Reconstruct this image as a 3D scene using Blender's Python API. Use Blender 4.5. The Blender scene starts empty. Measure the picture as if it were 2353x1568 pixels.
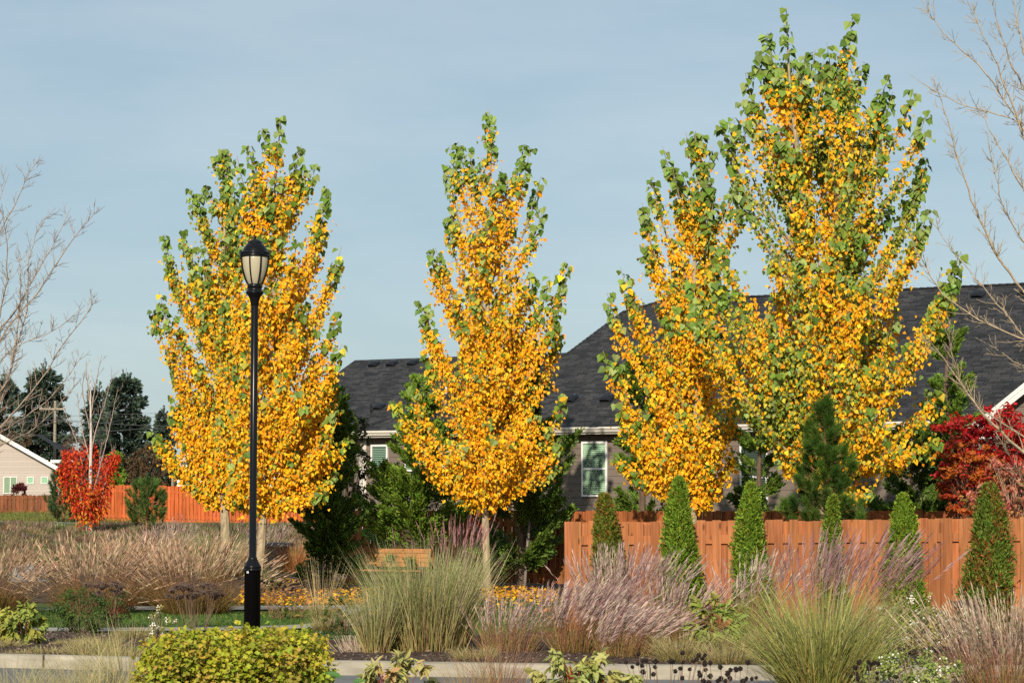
import bpy, math, random
import numpy as np
from mathutils import Vector, Matrix

SC = bpy.context.scene
COL = SC.collection
R = np.random.default_rng(7)
# ------------------------------------------------------------------ camera maths
# pixel coordinates below are those of a 2352 x 1568 view of the place
F, CX, CY, H, HOR = 5227.0, 1176.0, 784.0, 2.1, 1150.0
PITCH = math.atan((HOR - CY) / F)
CP, SP = math.cos(PITCH), math.sin(PITCH)

def ray(px, py):
    a, b = (px - CX) / F, (CY - py) / F
    return np.array([a, CP - b * SP, SP + b * CP])

def at(px, py, Y):
    d = ray(px, py); t = Y / d[1]
    return np.array([d[0] * t, Y, H + d[2] * t])

def on_plane(px, py, p0, n):
    d = ray(px, py); o = np.array([0, 0, H])
    t = np.dot(np.asarray(p0) - o, n) / np.dot(d, n)
    return o + d * t

def sstep(a, b, x):
    t = np.clip((x - a) / (b - a), 0, 1); return t * t * (3 - 2 * t)

def terrain(x, y):
    z = 1.1 * sstep(80, 116, y) + 0.25 * sstep(116, 140, y)
    return z + 0.06 * np.sin(x * .35 + 1) * np.sin(y * .27) * sstep(45, 62, y)

def gpos(px, Y):
    x = (px - CX) / F * Y * 1.0012
    return np.array([x, Y, float(terrain(x, Y))])

# ------------------------------------------------------------------ mesh builder
class MB:
    def __init__(s): s.v, s.c, s.f, s.n = [], [], {}, 0
    def add(s, v, faces, col=(.5, .5, .5)):
        v = np.asarray(v, np.float32).reshape(-1, 3)
        c = np.asarray(col, np.float32)
        if c.ndim == 1: c = np.tile(c, (len(v), 1))
        for f in faces:
            f = np.asarray(f, np.int64)
            if f.ndim == 1: f = f[None]
            s.f.setdefault(f.shape[1], []).append(f + s.n)
        s.v.append(v); s.c.append(c); s.n += len(v)
    def quad(s, a, b, c, d, col=(.5, .5, .5)): s.add([a, b, c, d], [[0, 1, 2, 3]], col)
    def poly(s, pts, col=(.5, .5, .5)): s.add(pts, [list(range(len(pts)))], col)
    def box8(s, p, col=(.5, .5, .5)):
        s.add(p, [[[0, 3, 2, 1], [4, 5, 6, 7], [0, 1, 5, 4], [1, 2, 6, 5], [2, 3, 7, 6], [3, 0, 4, 7]]], col)
    def box(s, lo, hi, col=(.5, .5, .5)):
        x0, y0, z0 = lo; x1, y1, z1 = hi
        s.box8([(x0, y0, z0), (x1, y0, z0), (x1, y1, z0), (x0, y1, z0), (x0, y0, z1), (x1, y0, z1), (x1, y1, z1), (x0, y1, z1)], col)
    def fbox(s, o, ux, uy, uz, a, b, col=(.5, .5, .5)):
        o, ux, uy, uz = map(np.asarray, (o, ux, uy, uz))
        p = [o + ux * x + uy * y + uz * z for z in (a[2], b[2]) for x, y in ((a[0], a[1]), (b[0], a[1]), (b[0], b[1]), (a[0], b[1]))]
        s.box8(p, col)
    def build(s, name, mat, parent=None, org=None, smooth=False):
        me = bpy.data.meshes.new(name)
        V = np.concatenate(s.v); C = np.concatenate(s.c)
        if org is not None: V = V - np.asarray(org, np.float32)
        loops, starts, k = [], [], 0
        for n, fs in s.f.items():
            f = np.concatenate(fs); loops.append(f.ravel()); starts.append(k + np.arange(len(f)) * n); k += f.size
        L = np.concatenate(loops).astype(np.int32); S = np.concatenate(starts).astype(np.int32)
        me.vertices.add(len(V)); me.vertices.foreach_set('co', V.astype(np.float32).ravel())
        me.loops.add(len(L)); me.loops.foreach_set('vertex_index', L)
        me.polygons.add(len(S)); me.polygons.foreach_set('loop_start', S)
        me.polygons.foreach_set('use_smooth', np.full(len(S), bool(smooth)))
        at_ = me.attributes.new('Col', 'FLOAT_COLOR', 'POINT')
        at_.data.foreach_set('color', np.concatenate([np.clip(C, 0, 1), np.ones((len(C), 1), np.float32)], 1).astype(np.float32).ravel())
        me.update(calc_edges=True)
        me.materials.append(mat)
        o = bpy.data.objects.new(name, me); COL.objects.link(o)
        if parent is not None: o.parent = parent
        elif org is not None: o.location = tuple(float(q) for q in org)
        return o

def tag(o, label=None, cat=None, group=None, kind=None):
    if label: o['label'] = label
    if cat: o['category'] = cat
    if group: o['group'] = group
    if kind: o['kind'] = kind
    return o

def empty(name, loc, label, cat, group=None, rz=0.0):
    o = bpy.data.objects.new(name, None); COL.objects.link(o)
    o.location = tuple(float(q) for q in loc); o.rotation_euler = (0, 0, rz)
    o.empty_display_size = .2
    return tag(o, label, cat, group)

def copy_tree(o, parent=None):
    c = o.copy(); COL.objects.link(c); c.parent = parent
    for ch in [q for q in list(COL.objects) if q.parent == o]: copy_tree(ch, c)
    return c

def nrm(v): return v / np.maximum(np.linalg.norm(v, axis=-1, keepdims=True), 1e-9)

# ------------------------------------------------------------------ vector builders
LEAFS = {
 'poplar': (np.array([(0, .06, 0), (-.30, 0, .03), (-.5, .30, .07), (0, 1, -.03), (.5, .30, .07), (.30, 0, .03)]), [[0, 3, 2, 1], [0, 5, 4, 3]]),
 'oval': (np.array([(0, 0, 0), (-.42, .32, .08), (-.36, .66, .06), (0, 1, -.08), (.36, .66, .06), (.42, .32, .08)]), [[0, 3, 2, 1], [0, 5, 4, 3]]),
 'kite': (np.array([(0, 0, 0), (-.5, .45, .0), (0, 1, 0), (.5, .45, .0)]), [[0, 3, 2, 1]]),
 'needle': (np.array([(-.5, 0, 0), (.5, 0, 0), (0, 1, 0)]), [[0, 1, 2]]),
 'lobed': (np.array([(0, 0, 0), (-.45, .12, .05), (-.30, .42, .02), (-.5, .70, .08), (0, 1, -.05), (.5, .70, .08), (.30, .42, .02), (.45, .12, .05)]), [[0, 4, 3, 2, 1], [0, 7, 6, 5, 4]]),
 'spray': (np.array([(0, 0, 0), (-.35, .35, .04), (-.12, .45, 0), (-.5, .8, .05), (0, 1, 0), (.5, .75, -.05), (.12, .45, 0), (.35, .3, -.04)]), [[0, 4, 3, 2, 1], [0, 7, 6, 5, 4]]),
}
def leaves(mb, pos, tip, nor, length, width, col, kind='poplar'):
    T, fc = LEAFS[kind]; n = len(pos)
    if n == 0: return
    tip = nrm(np.asarray(tip, float)); side = nrm(np.cross(tip, nor)); nn = np.cross(side, tip)
    length = np.broadcast_to(length, (n,))[:, None, None]; width = np.broadcast_to(width, (n,))[:, None, None]
    v = pos[:, None, :] + T[None, :, 1:2] * length * tip[:, None] + T[None, :, 0:1] * width * side[:, None] + T[None, :, 2:3] * width * nn[:, None] * 1.6
    k = len(T); off = np.arange(n)[:, None] * k
    faces = [np.array(f)[None] + off for f in fc]
    mb.add(v.reshape(-1, 3), faces, np.repeat(np.broadcast_to(col, (n, 3)), k, 0))

def tube(mb, pts, rad, sides=5, col=(.4, .35, .3)):
    pts = np.asarray(pts, float); n = len(pts); rad = np.broadcast_to(rad, (n,))
    tan = nrm(np.gradient(pts, axis=0))
    ref = np.array([0, 0, 1.]) if abs(tan[n // 2][2]) < .8 else np.array([1., 0, 0])
    a = nrm(np.cross(tan, ref)); b = np.cross(tan, a)
    th = np.arange(sides) / sides * 2 * np.pi
    v = pts[:, None] + rad[:, None, None] * (np.cos(th)[None, :, None] * a[:, None] + np.sin(th)[None, :, None] * b[:, None])
    i = np.arange(n - 1)[:, None] * sides; j = np.arange(sides)[None]; j2 = (j + 1) % sides
    f = np.stack([i + j, i + j2, i + sides + j2, i + sides + j], -1).reshape(-1, 4)
    mb.add(v.reshape(-1, 3), [f], col)

def sticks(mb, p0, p1, r0, r1, col):
    n = len(p0)
    if n == 0: return
    d = nrm(p1 - p0); ref = np.where(np.abs(d[:, 2:3]) < .8, np.array([[0, 0, 1.]]), np.array([[1., 0, 0]]))
    a = nrm(np.cross(d, ref)); b = np.cross(d, a); vs = []
    r0 = np.broadcast_to(r0, (n,))[:, None]; r1 = np.broadcast_to(r1, (n,))[:, None]
    for p, r in ((p0, r0), (p1, r1)):
        for th in (0, 2.094, 4.189): vs.append(p + r * (math.cos(th) * a + math.sin(th) * b))
    v = np.stack(vs, 1); off = np.arange(n)[:, None] * 6
    f = [np.array(q)[None] + off for q in ([0, 1, 4, 3], [1, 2, 5, 4], [2, 0, 3, 5])]
    mb.add(v.reshape(-1, 3), f, np.repeat(np.broadcast_to(col, (n, 3)), 6, 0))

def lathe(mb, prof, seg=24, col=(.02, .02, .02), c=(0, 0)):
    prof = np.asarray(prof, float); th = np.arange(seg) / seg * 2 * np.pi
    v = np.stack([c[0] + prof[:, 0:1] * np.cos(th), c[1] + prof[:, 0:1] * np.sin(th), np.repeat(prof[:, 1:2], seg, 1)], -1)
    i = np.arange(len(prof) - 1)[:, None] * seg; j = np.arange(seg)[None]; j2 = (j + 1) % seg
    f = np.stack([i + j, i + j2, i + seg + j2, i + seg + j], -1).reshape(-1, 4)
    mb.add(v.reshape(-1, 3), [f], col)

def blades(mb, base, out, L, lean, curl, width, c0, c1, rng, wind=(0, 0), seg=4):
    n = len(base); ts = np.linspace(0, 1, seg + 1) ** .9
    L = np.broadcast_to(L, (n,))[:, None]; lean = np.broadcast_to(lean, (n,))[:, None]; curl = np.broadcast_to(curl, (n,))[:, None]
    up = np.array([[0, 0, 1.]]); w = np.array([[wind[0], wind[1], 0.]])
    az = rng.uniform(0, 2 * np.pi, n); side = np.stack([np.cos(az), np.sin(az), np.zeros(n)], 1)
    width = np.broadcast_to(width, (n,))[:, None]
    vs, cs = [], []
    for t in ts:
        p = base + L * (out * (np.sin(lean) * t + curl * t ** 2.2) + up * (np.cos(lean) * t - .62 * curl * t ** 2.6)) + w * L * t ** 2
        wd = width * (1 - t) ** .6 * .5
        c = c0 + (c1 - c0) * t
        if t < .999:
            vs += [p - side * wd, p + side * wd]; cs += [c, c]
        else:
            vs.append(p); cs.append(c)
    v = np.stack(vs, 1); c = np.stack(cs, 1); k = 2 * seg + 1; off = np.arange(n)[:, None] * k
    q = [np.array([2 * i, 2 * i + 1, 2 * i + 3, 2 * i + 2])[None] + off for i in range(seg - 1)]
    t3 = np.array([2 * seg - 2, 2 * seg - 1, 2 * seg])[None] + off
    mb.add(v.reshape(-1, 3), q + [t3], c.reshape(-1, 3))
    tipdir = nrm(out * (np.sin(lean) + curl * 2.2) + up * (np.cos(lean) - .62 * 2.6 * curl) + 2 * w)
    tip = base + L * (out * (np.sin(lean) + curl) + up * (np.cos(lean) - .62 * curl)) + w * L
    return tip, tipdir

def pick(rng, pal, n, jit=.12):
    pal = np.asarray(pal, float); i = rng.integers(0, len(pal), n)
    return np.clip(pal[i] * (1 + rng.normal(0, jit, (n, 1))) * (1 + rng.normal(0, jit * .4, (n, 3))), 0.002, .95)

def rdir(rng, n):
    return nrm(rng.normal(size=(n, 3)))

def sphere_pts():
    v = [(0, 0, 1)] + [(math.sin(a) * math.cos(b), math.sin(a) * math.sin(b), math.cos(a)) for a in (1.05, 2.09) for b in np.arange(6) / 6 * 2 * np.pi] + [(0, 0, -1)]
    f3 = [[0, 1 + i, 1 + (i + 1) % 6] for i in range(6)] + [[13, 7 + (i + 1) % 6, 7 + i] for i in range(6)]
    f4 = [[1 + i, 7 + i, 7 + (i + 1) % 6, 1 + (i + 1) % 6] for i in range(6)]
    return np.array(v, float), np.array(f3), np.array(f4)
SV, SF3, SF4 = sphere_pts()
def balls(mb, pos, r, col, sq=(1, 1, 1)):
    n = len(pos); r = np.broadcast_to(r, (n,))[:, None, None]
    v = pos[:, None] + SV[None] * r * np.array(sq)
    off = (np.arange(n) * 14)[:, None, None]
    mb.add(v.reshape(-1, 3), [(SF3[None] + off).reshape(-1, 3), (SF4[None] + off).reshape(-1, 4)], np.repeat(np.broadcast_to(col, (n, 3)), 14, 0))

# ------------------------------------------------------------------ materials
def newmat(name):
    m = bpy.data.materials.new(name); m.use_nodes = True
    nt = m.node_tree; return m, nt, nt.nodes['Principled BSDF']

def _vec(nt, scale, src='Position'):
    g = nt.nodes.new('ShaderNodeNewGeometry') if src == 'Position' else nt.nodes.new('ShaderNodeTexCoord')
    mp = nt.nodes.new('ShaderNodeMapping'); mp.inputs['Scale'].default_value = scale
    nt.links.new(g.outputs[src], mp.inputs['Vector']); return mp.outputs['Vector']

def mat_col(name, rough=.6, spec=.3, trans=0.0, noise=None, bump=0.0, metal=0.0, src='Position', island=0.0):
    """base colour from the Col attribute, optionally mottled by noise (scale xyz, low, high)"""
    m, nt, bs = newmat(name); ln = nt.links.new
    a = nt.nodes.new('ShaderNodeAttribute'); a.attribute_name = 'Col'; c = a.outputs['Color']
    if noise:
        sc, lo, hi = noise
        nz = nt.nodes.new('ShaderNodeTexNoise'); nz.inputs['Scale'].default_value = 1; nz.inputs['Detail'].default_value = 5
        ln(_vec(nt, sc, src), nz.inputs['Vector'])
        mr = nt.nodes.new('ShaderNodeMapRange'); mr.inputs[1].default_value = .3; mr.inputs[2].default_value = .7
        mr.inputs[3].default_value = lo; mr.inputs[4].default_value = hi; ln(nz.outputs['Fac'], mr.inputs[0])
        vm = nt.nodes.new('ShaderNodeVectorMath'); vm.operation = 'SCALE'; ln(c, vm.inputs[0]); ln(mr.outputs[0], vm.inputs['Scale']); c = vm.outputs[0]
        if bump:
            b = nt.nodes.new('ShaderNodeBump'); b.inputs['Strength'].default_value = bump; b.inputs['Distance'].default_value = .02
            ln(nz.outputs['Fac'], b.inputs['Height']); ln(b.outputs[0], bs.inputs['Normal'])
    ln(c, bs.inputs['Base Color']); bs.inputs['Roughness'].default_value = rough
    bs.inputs['Specular IOR Level'].default_value = spec; bs.inputs['Metallic'].default_value = metal
    if trans:
        t = nt.nodes.new('ShaderNodeBsdfTranslucent'); ln(c, t.inputs['Color'])
        mx = nt.nodes.new('ShaderNodeMixShader'); mx.inputs[0].default_value = trans
        ln(bs.outputs[0], mx.inputs[1]); ln(t.outputs[0], mx.inputs[2]); ln(mx.outputs[0], nt.nodes['Material Output'].inputs['Surface'])
    return m

def mat_ground(name, c1, c2, c3, s1, s2, bump=.4, rough=.9, thr=(.4, .6)):
    m, nt, bs = newmat(name); ln = nt.links.new
    def nz(s, d=6):
        n = nt.nodes.new('ShaderNodeTexNoise'); n.inputs['Scale'].default_value = 1; n.inputs['Detail'].default_value = d
        ln(_vec(nt, (s, s, s)), n.inputs['Vector']); return n.outputs['Fac']
    a, b = nz(s1), nz(s2)
    r1 = nt.nodes.new('ShaderNodeValToRGB'); r1.color_ramp.elements[0].position = thr[0]; r1.color_ramp.elements[1].position = thr[1]
    r1.color_ramp.elements[0].color = (*c1, 1); r1.color_ramp.elements[1].color = (*c2, 1); ln(a, r1.inputs[0])
    r2 = nt.nodes.new('ShaderNodeMapRange'); r2.inputs[1].default_value = .52; r2.inputs[2].default_value = .68; ln(b, r2.inputs[0])
    mx = nt.nodes.new('ShaderNodeMix'); mx.data_type = 'RGBA'; ln(r2.outputs[0], mx.inputs[0]); ln(r1.outputs[0], mx.inputs[6]); mx.inputs[7].default_value = (*c3, 1)
    ln(mx.outputs[2], bs.inputs['Base Color']); bs.inputs['Roughness'].default_value = rough; bs.inputs['Specular IOR Level'].default_value = .2
    bp = nt.nodes.new('ShaderNodeBump'); bp.inputs['Strength'].default_value = bump; bp.inputs['Distance'].default_value = .03
    ln(b, bp.inputs['Height']); ln(bp.outputs[0], bs.inputs['Normal'])
    return m

def mat_shingle(name, uv, vv):
    m, nt, bs = newmat(name); ln = nt.links.new
    g = nt.nodes.new('ShaderNodeNewGeometry'); cb = nt.nodes.new('ShaderNodeCombineXYZ')
    for k, d in enumerate((uv, vv)):
        vm = nt.nodes.new('ShaderNodeVectorMath'); vm.operation = 'DOT_PRODUCT'; vm.inputs[1].default_value = tuple(float(q) for q in d)
        ln(g.outputs['Position'], vm.inputs[0]); ln(vm.outputs['Value'], cb.inputs[k])
    b = nt.nodes.new('ShaderNodeTexBrick'); ln(cb.outputs[0], b.inputs['Vector'])
    b.inputs['Color1'].default_value = (.019, .019, .021, 1); b.inputs['Color2'].default_value = (.054, .052, .053, 1); b.inputs['Mortar'].default_value = (.008, .008, .009, 1)
    b.inputs['Scale'].default_value = 1; b.inputs['Mortar Size'].default_value = .012; b.inputs['Brick Width'].default_value = .33; b.inputs['Row Height'].default_value = .145
    b.inputs['Mortar Smooth'].default_value = .5; b.offset = .37; b.squash = .8; b.squash_frequency = 3
    n = nt.nodes.new('ShaderNodeTexNoise'); n.inputs['Scale'].default_value = 1.3; n.inputs['Detail'].default_value = 8; ln(cb.outputs[0], n.inputs['Vector'])
    mr = nt.nodes.new('ShaderNodeMapRange'); mr.inputs[1].default_value = .3; mr.inputs[2].default_value = .7; mr.inputs[3].default_value = .75; mr.inputs[4].default_value = 1.3; ln(n.outputs['Fac'], mr.inputs[0])
    vm = nt.nodes.new('ShaderNodeVectorMath'); vm.operation = 'SCALE'; ln(b.outputs['Color'], vm.inputs[0]); ln(mr.outputs[0], vm.inputs['Scale'])
    ln(vm.outputs[0], bs.inputs['Base Color']); bs.inputs['Roughness'].default_value = .85; bs.inputs['Specular IOR Level'].default_value = .25
    bp = nt.nodes.new('ShaderNodeBump'); bp.inputs['Strength'].default_value = .6; bp.inputs['Distance'].default_value = .012
    ln(b.outputs['Fac'], bp.inputs['Height']); bp.invert = True; ln(bp.outputs[0], bs.inputs['Normal'])
    return m

def mat_glass(name, tint, refl=.35):
    m, nt, bs = newmat(name); ln = nt.links.new; nt.nodes.remove(bs)
    t = nt.nodes.new('ShaderNodeBsdfTransparent'); t.inputs['Color'].default_value = (*tint, 1)
    g = nt.nodes.new('ShaderNodeBsdfGlossy'); g.inputs['Roughness'].default_value = .02; g.inputs['Color'].default_value = (.9, .95, .92, 1)
    f = nt.nodes.new('ShaderNodeFresnel'); f.inputs['IOR'].default_value = 1.7
    mx = nt.nodes.new('ShaderNodeMixShader'); ln(f.outputs[0], mx.inputs[0]); ln(t.outputs[0], mx.inputs[1]); ln(g.outputs[0], mx.inputs[2])
    ln(mx.outputs[0], nt.nodes['Material Output'].inputs['Surface']); return m

M = dict(
 leaf=mat_col('leaf', .5, .22, .16),
 blade=mat_col('grass_blade', .6, .2, .14),
 fluff=mat_col('seed_fluff', .9, .05, .2),
 needle=mat_col('needle', .6, .2, .12),
 bark=mat_col('bark', .9, .1, 0, ((14, 14, 5), .6, 1.25), .6),
 palebark=mat_col('pale_bark', .85, .1, 0, ((22, 22, 22), .62, 1.15), .3),
 wood=mat_col('stained_cedar', .75, .15, 0, ((30, 30, 1.4), .68, 1.22), .08),
 paint=mat_col('paint', .5, .3, 0, ((3, 3, 3), .93, 1.05)),
 plain=mat_col('matte', .7, .2),
 metal=mat_col('black_painted_metal', .26, .22),
 concrete=mat_col('concrete', .85, .15, 0, ((2.2, 2.2, 9), .66, 1.18), .25),
 stone=mat_col('stone', .8, .2, 0, ((5, 5, 5), .6, 1.3), .5),
 asphalt=mat_ground('asphalt', (.15, .15, .152), (.19, .188, .185), (.125, .125, .125), .7, 55, .25, .85),
 lawn=mat_ground('lawn_soil', (.045, .085, .018), (.075, .125, .025), (.10, .095, .04), 1.6, 9, .5),
 meadow=mat_ground('meadow_soil', (.11, .115, .035), (.23, .16, .085), (.27, .19, .11), .8, 5, .8),
 mulch=mat_ground('bark_mulch', (.050, .031, .023), (.085, .054, .040), (.17, .12, .09), 4, 30, 1.0, .95),
 gravel=mat_ground('gravel', (.19, .17, .16), (.25, .23, .22), (.12, .11, .105), 3, 40, .6),
)

# ------------------------------------------------------------------ world, sun, camera
SUN_AZ, SUN_EL = math.radians(180 + 10), math.radians(28)
w = bpy.data.worlds.new('World'); SC.world = w; w.use_nodes = True
nt = w.node_tree; bg = nt.nodes['Background']; ln = nt.links.new
sky = nt.nodes.new('ShaderNodeTexSky'); sky.sky_type = 'NISHITA'; sky.sun_disc = False
sky.sun_elevation = SUN_EL; sky.sun_rotation = SUN_AZ; sky.air_density = 1.0; sky.dust_density = .7; sky.ozone_density = 1.3
tc = nt.nodes.new('ShaderNodeTexCoord'); mp = nt.nodes.new('ShaderNodeMapping'); mp.inputs['Scale'].default_value = (5, 5, 20); mp.inputs['Rotation'].default_value = (.02, .06, 0)
ln(tc.outputs['Generated'], mp.inputs['Vector'])
nz = nt.nodes.new('ShaderNodeTexNoise'); nz.inputs['Scale'].default_value = 1.0; nz.inputs['Detail'].default_value = 6; nz.inputs['Roughness'].default_value = .55; ln(mp.outputs[0], nz.inputs['Vector'])
mr = nt.nodes.new('ShaderNodeValToRGB'); e = mr.color_ramp.elements; e[0].position = .30; e[0].color = (.34, .485, .57, 1); e[1].position = .68; e[1].color = (.50, .605, .66, 1); ln(nz.outputs['Fac'], mr.inputs[0])
cs = nt.nodes.new('ShaderNodeVectorMath'); cs.operation = 'SCALE'; cs.inputs['Scale'].default_value = 8.3; ln(mr.outputs[0], cs.inputs[0])
mx = nt.nodes.new('ShaderNodeMix'); mx.data_type = 'RGBA'; mx.inputs[0].default_value = .72; ln(sky.outputs[0], mx.inputs[6]); ln(cs.outputs[0], mx.inputs[7])
ln(mx.outputs[2], bg.inputs['Color']); bg.inputs['Strength'].default_value = .118
sl = bpy.data.lights.new('sun', 'SUN'); sl.energy = 4.9; sl.angle = math.radians(.5); sl.color = (1, .90, .76)
so = bpy.data.objects.new('sun', sl); COL.objects.link(so)
sd = Vector((math.sin(SUN_AZ) * math.cos(SUN_EL), math.cos(SUN_AZ) * math.cos(SUN_EL), math.sin(SUN_EL)))
so.rotation_euler = sd.to_track_quat('Z', 'Y').to_euler(); so.location = sd * 60
cam = bpy.data.cameras.new('camera'); co = bpy.data.objects.new('camera', cam); COL.objects.link(co); SC.camera = co
cam.sensor_width = 36; cam.lens = 36 * F / 2352; cam.clip_end = 6000; cam.clip_start = .5
co.location = (0, 0, H); co.rotation_euler = (math.pi / 2 + PITCH, 0, 0)
cam.dof.use_dof = True; cam.dof.focus_distance = 46; cam.dof.aperture_fstop = 11
SC.view_settings.view_transform = 'Standard'; SC.view_settings.look = 'None'; SC.view_settings.exposure = 0; SC.view_settings.gamma = 1
SC.cycles.max_bounces = 6; SC.cycles.diffuse_bounces = 3; SC.cycles.transmission_bounces = 4; SC.cycles.transparent_max_bounces = 8
SC.cycles.use_denoising = False; SC.cycles.denoiser = 'OPENIMAGEDENOISE'; SC.cycles.denoising_input_passes = 'RGB_ALBEDO_NORMAL'; SC.cycles.denoising_prefilter = 'ACCURATE'
SC.cycles.caustics_reflective = False; SC.cycles.caustics_refractive = False

def knots(m):
    nt = m.node_tree; bs = nt.nodes['Principled BSDF']; src = bs.inputs['Base Color'].links[0].from_socket
    v = nt.nodes.new('ShaderNodeTexVoronoi'); v.inputs['Scale'].default_value = 1; nt.links.new(_vec(nt, (5.5, 5.5, 1.9)), v.inputs['Vector'])
    r = nt.nodes.new('ShaderNodeMapRange'); r.inputs[1].default_value = .07; r.inputs[2].default_value = .15; r.inputs[3].default_value = .42; r.inputs[4].default_value = 1; nt.links.new(v.outputs['Distance'], r.inputs[0])
    n = nt.nodes.new('ShaderNodeTexNoise'); n.inputs['Scale'].default_value = 1; n.inputs['Detail'].default_value = 4; nt.links.new(_vec(nt, (1.7, 1.7, .8)), n.inputs['Vector'])
    r2 = nt.nodes.new('ShaderNodeMapRange'); r2.inputs[1].default_value = .35; r2.inputs[2].default_value = .65; r2.inputs[3].default_value = .80; r2.inputs[4].default_value = 1.14; nt.links.new(n.outputs['Fac'], r2.inputs[0])
    k = nt.nodes.new('ShaderNodeMath'); k.operation = 'MULTIPLY'; nt.links.new(r.outputs[0], k.inputs[0]); nt.links.new(r2.outputs[0], k.inputs[1])
    q = nt.nodes.new('ShaderNodeVectorMath'); q.operation = 'SCALE'; nt.links.new(src, q.inputs[0]); nt.links.new(k.outputs[0], q.inputs['Scale']); nt.links.new(q.outputs[0], bs.inputs['Base Color'])
knots(M['wood'])
# ------------------------------------------------------------------ ground
def sheet(name, pts_lo, pts_hi, mat, dz, kind='structure', div=None):
    """strip between two polylines of ground points"""
    mb = MB(); a = np.asarray(pts_lo, float); b = np.asarray(pts_hi, float)
    n = len(a); v = np.concatenate([a, b]); z = terrain(v[:, 0], v[:, 1]) + dz
    v = np.column_stack([v[:, 0], v[:, 1], z])
    mb.add(v, [[i, i + 1, n + i + 1, n + i] for i in range(n - 1)], (.38, .355, .31))
    return tag(mb.build(name, mat), kind=kind)

xs = np.concatenate([[-1500, -400, -150, -80], np.linspace(-50, 50, 51), [80, 150, 400, 1500]])
ys = np.concatenate([[-60, -20, 0, 10, 18], np.linspace(22, 146, 63), [180, 260, 400, 900, 3000]])
X, Y = np.meshgrid(xs, ys); v = np.column_stack([X.ravel(), Y.ravel(), (terrain(X, Y) - .03).ravel()])
nx = len(xs); i = np.arange(len(ys) - 1)[:, None] * nx + np.arange(nx - 1)[None]
f = np.stack([i, i + 1, i + nx + 1, i + nx], -1).reshape(-1, 4)
mb = MB(); mb.add(v, [f]); tag(mb.build('ground', M['meadow'], smooth=True), kind='structure')

KERB = np.array([(-40, 40), (-20, 33.6), (-13, 31.3), (-6.6, 29.3), (-4.3, 28.55), (-2.2, 28.05), (.4, 27.5), (3, 27.2), (6.1, 27.2), (12, 27.5), (40, 30)], float)
KT = nrm(np.gradient(KERB, axis=0)); KN = np.column_stack([-KT[:, 1], KT[:, 0]])
sheet('road', np.column_stack([KERB[:, 0], KERB[:, 1] * 0 + 19.2]), KERB, M['asphalt'], -.02)
mb = MB()
prof = [(0, -.05), (.015, .10), (.035, .135), (.07, .15), (.17, .15), (.18, .05)]
v = np.concatenate([np.column_stack([KERB + KN * o, np.full(len(KERB), z)]) for o, z in prof]); n = len(KERB)
mb.add(v, [[k * n + j, k * n + j + 1, (k + 1) * n + j + 1, (k + 1) * n + j] for k in range(len(prof) - 1) for j in range(n - 1)], (.37, .33, .255))
tag(mb.build('kerb', M['concrete']), kind='structure')
mb = MB()
for px, yy in ((107, 29.05), (1490, 27.3)):       # contraction joints
    p = gpos(px, yy); mb.box((p[0] - .003, yy - .012, 0), (p[0] + .003, yy + .2, .1525), (.16, .13, .10))
tag(mb.build('kerb_joint', M['plain']), kind='structure')
# bed behind the kerb
back = [(-40, 52), (-20, 45), (-13, 41.5), (-6.6, 35.6), (-4.3, 35.2), (-2.2, 33.6), (.4, 36), (3, 37.2), (6.1, 37.2), (12, 37.2), (40, 40)]
sheet('mulch_bed', KERB + KN * .18, back, M['mulch'], .05)
sheet('mulch_bed', [(-14, 47.5), (-8, 47.5), (-4, 47.5), (-1.8, 50.6), (0, 51.4), (2.5, 50), (8, 46), (14, 42)], [(-14, 66), (-8, 66), (-4, 62), (-1.8, 60), (0, 58.5), (2.5, 57), (8, 54), (14, 50)], M['mulch'], .006)
sheet('mulch_bed', [(-40, 12), (0, 12), (40, 12)], [(-40, 19.2), (0, 19.2), (40, 19.2)], M['mulch'], .0)
sheet('lawn', [(-14, 35), (-4, 34.6), (-2, 33.5), (1.2, 35.8)], [(-14, 49), (-4, 49), (-1.8, 51), (1.4, 52)], M['lawn'], -.012)
def ribbon(name, pts, wd, mat, dz):
    p = np.asarray(pts, float)
    t = np.linspace(0, len(p) - 1, len(p) * 6); p = np.column_stack([np.interp(t, range(len(p)), p[:, k]) for k in (0, 1)])
    for _ in range(6): p[1:-1] = (p[:-2] + p[1:-1] * 2 + p[2:]) / 4
    T = nrm(np.gradient(p, axis=0)); N = np.column_stack([-T[:, 1], T[:, 0]])
    return sheet(name, p - N * wd / 2, p + N * wd / 2, mat, dz)
ribbon('path', [(-16, 39.5), (-8, 37.2), (-5, 37.5), (-3.2, 38.3), (-2.65, 40), (-2.65, 43.5), (-3.1, 46)], 1.0, M['concrete'], .016)
ribbon('path', [(-9, 44.6), (-6, 44.7), (-4.2, 44.9), (-2.9, 45.3)], 1.5, M['concrete'], .021)
ribbon('path', [(-40, 112), (-22, 110), (-15, 109), (-8, 107), (6, 106)], 1.3, M['gravel'], .03)

# lawn and meadow blades, fallen leaves -------------------------------------------------
def scatter(rng, n, poly):
    poly = np.asarray(poly, float); lo, hi = poly.min(0), poly.max(0); out = np.zeros((0, 2))
    while len(out) < n:
        p = rng.uniform(lo, hi, (n * 2, 2)); ins = np.zeros(len(p), bool); j = len(poly) - 1
        for i in range(len(poly)):
            a, b = poly[i], poly[j]
            c = ((a[1] > p[:, 1]) != (b[1] > p[:, 1])) & (p[:, 0] < (b[0] - a[0]) * (p[:, 1] - a[1]) / (b[1] - a[1] + 1e-12) + a[0]); ins ^= c; j = i
        out = np.concatenate([out, p[ins]])
    return out[:n]

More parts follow.
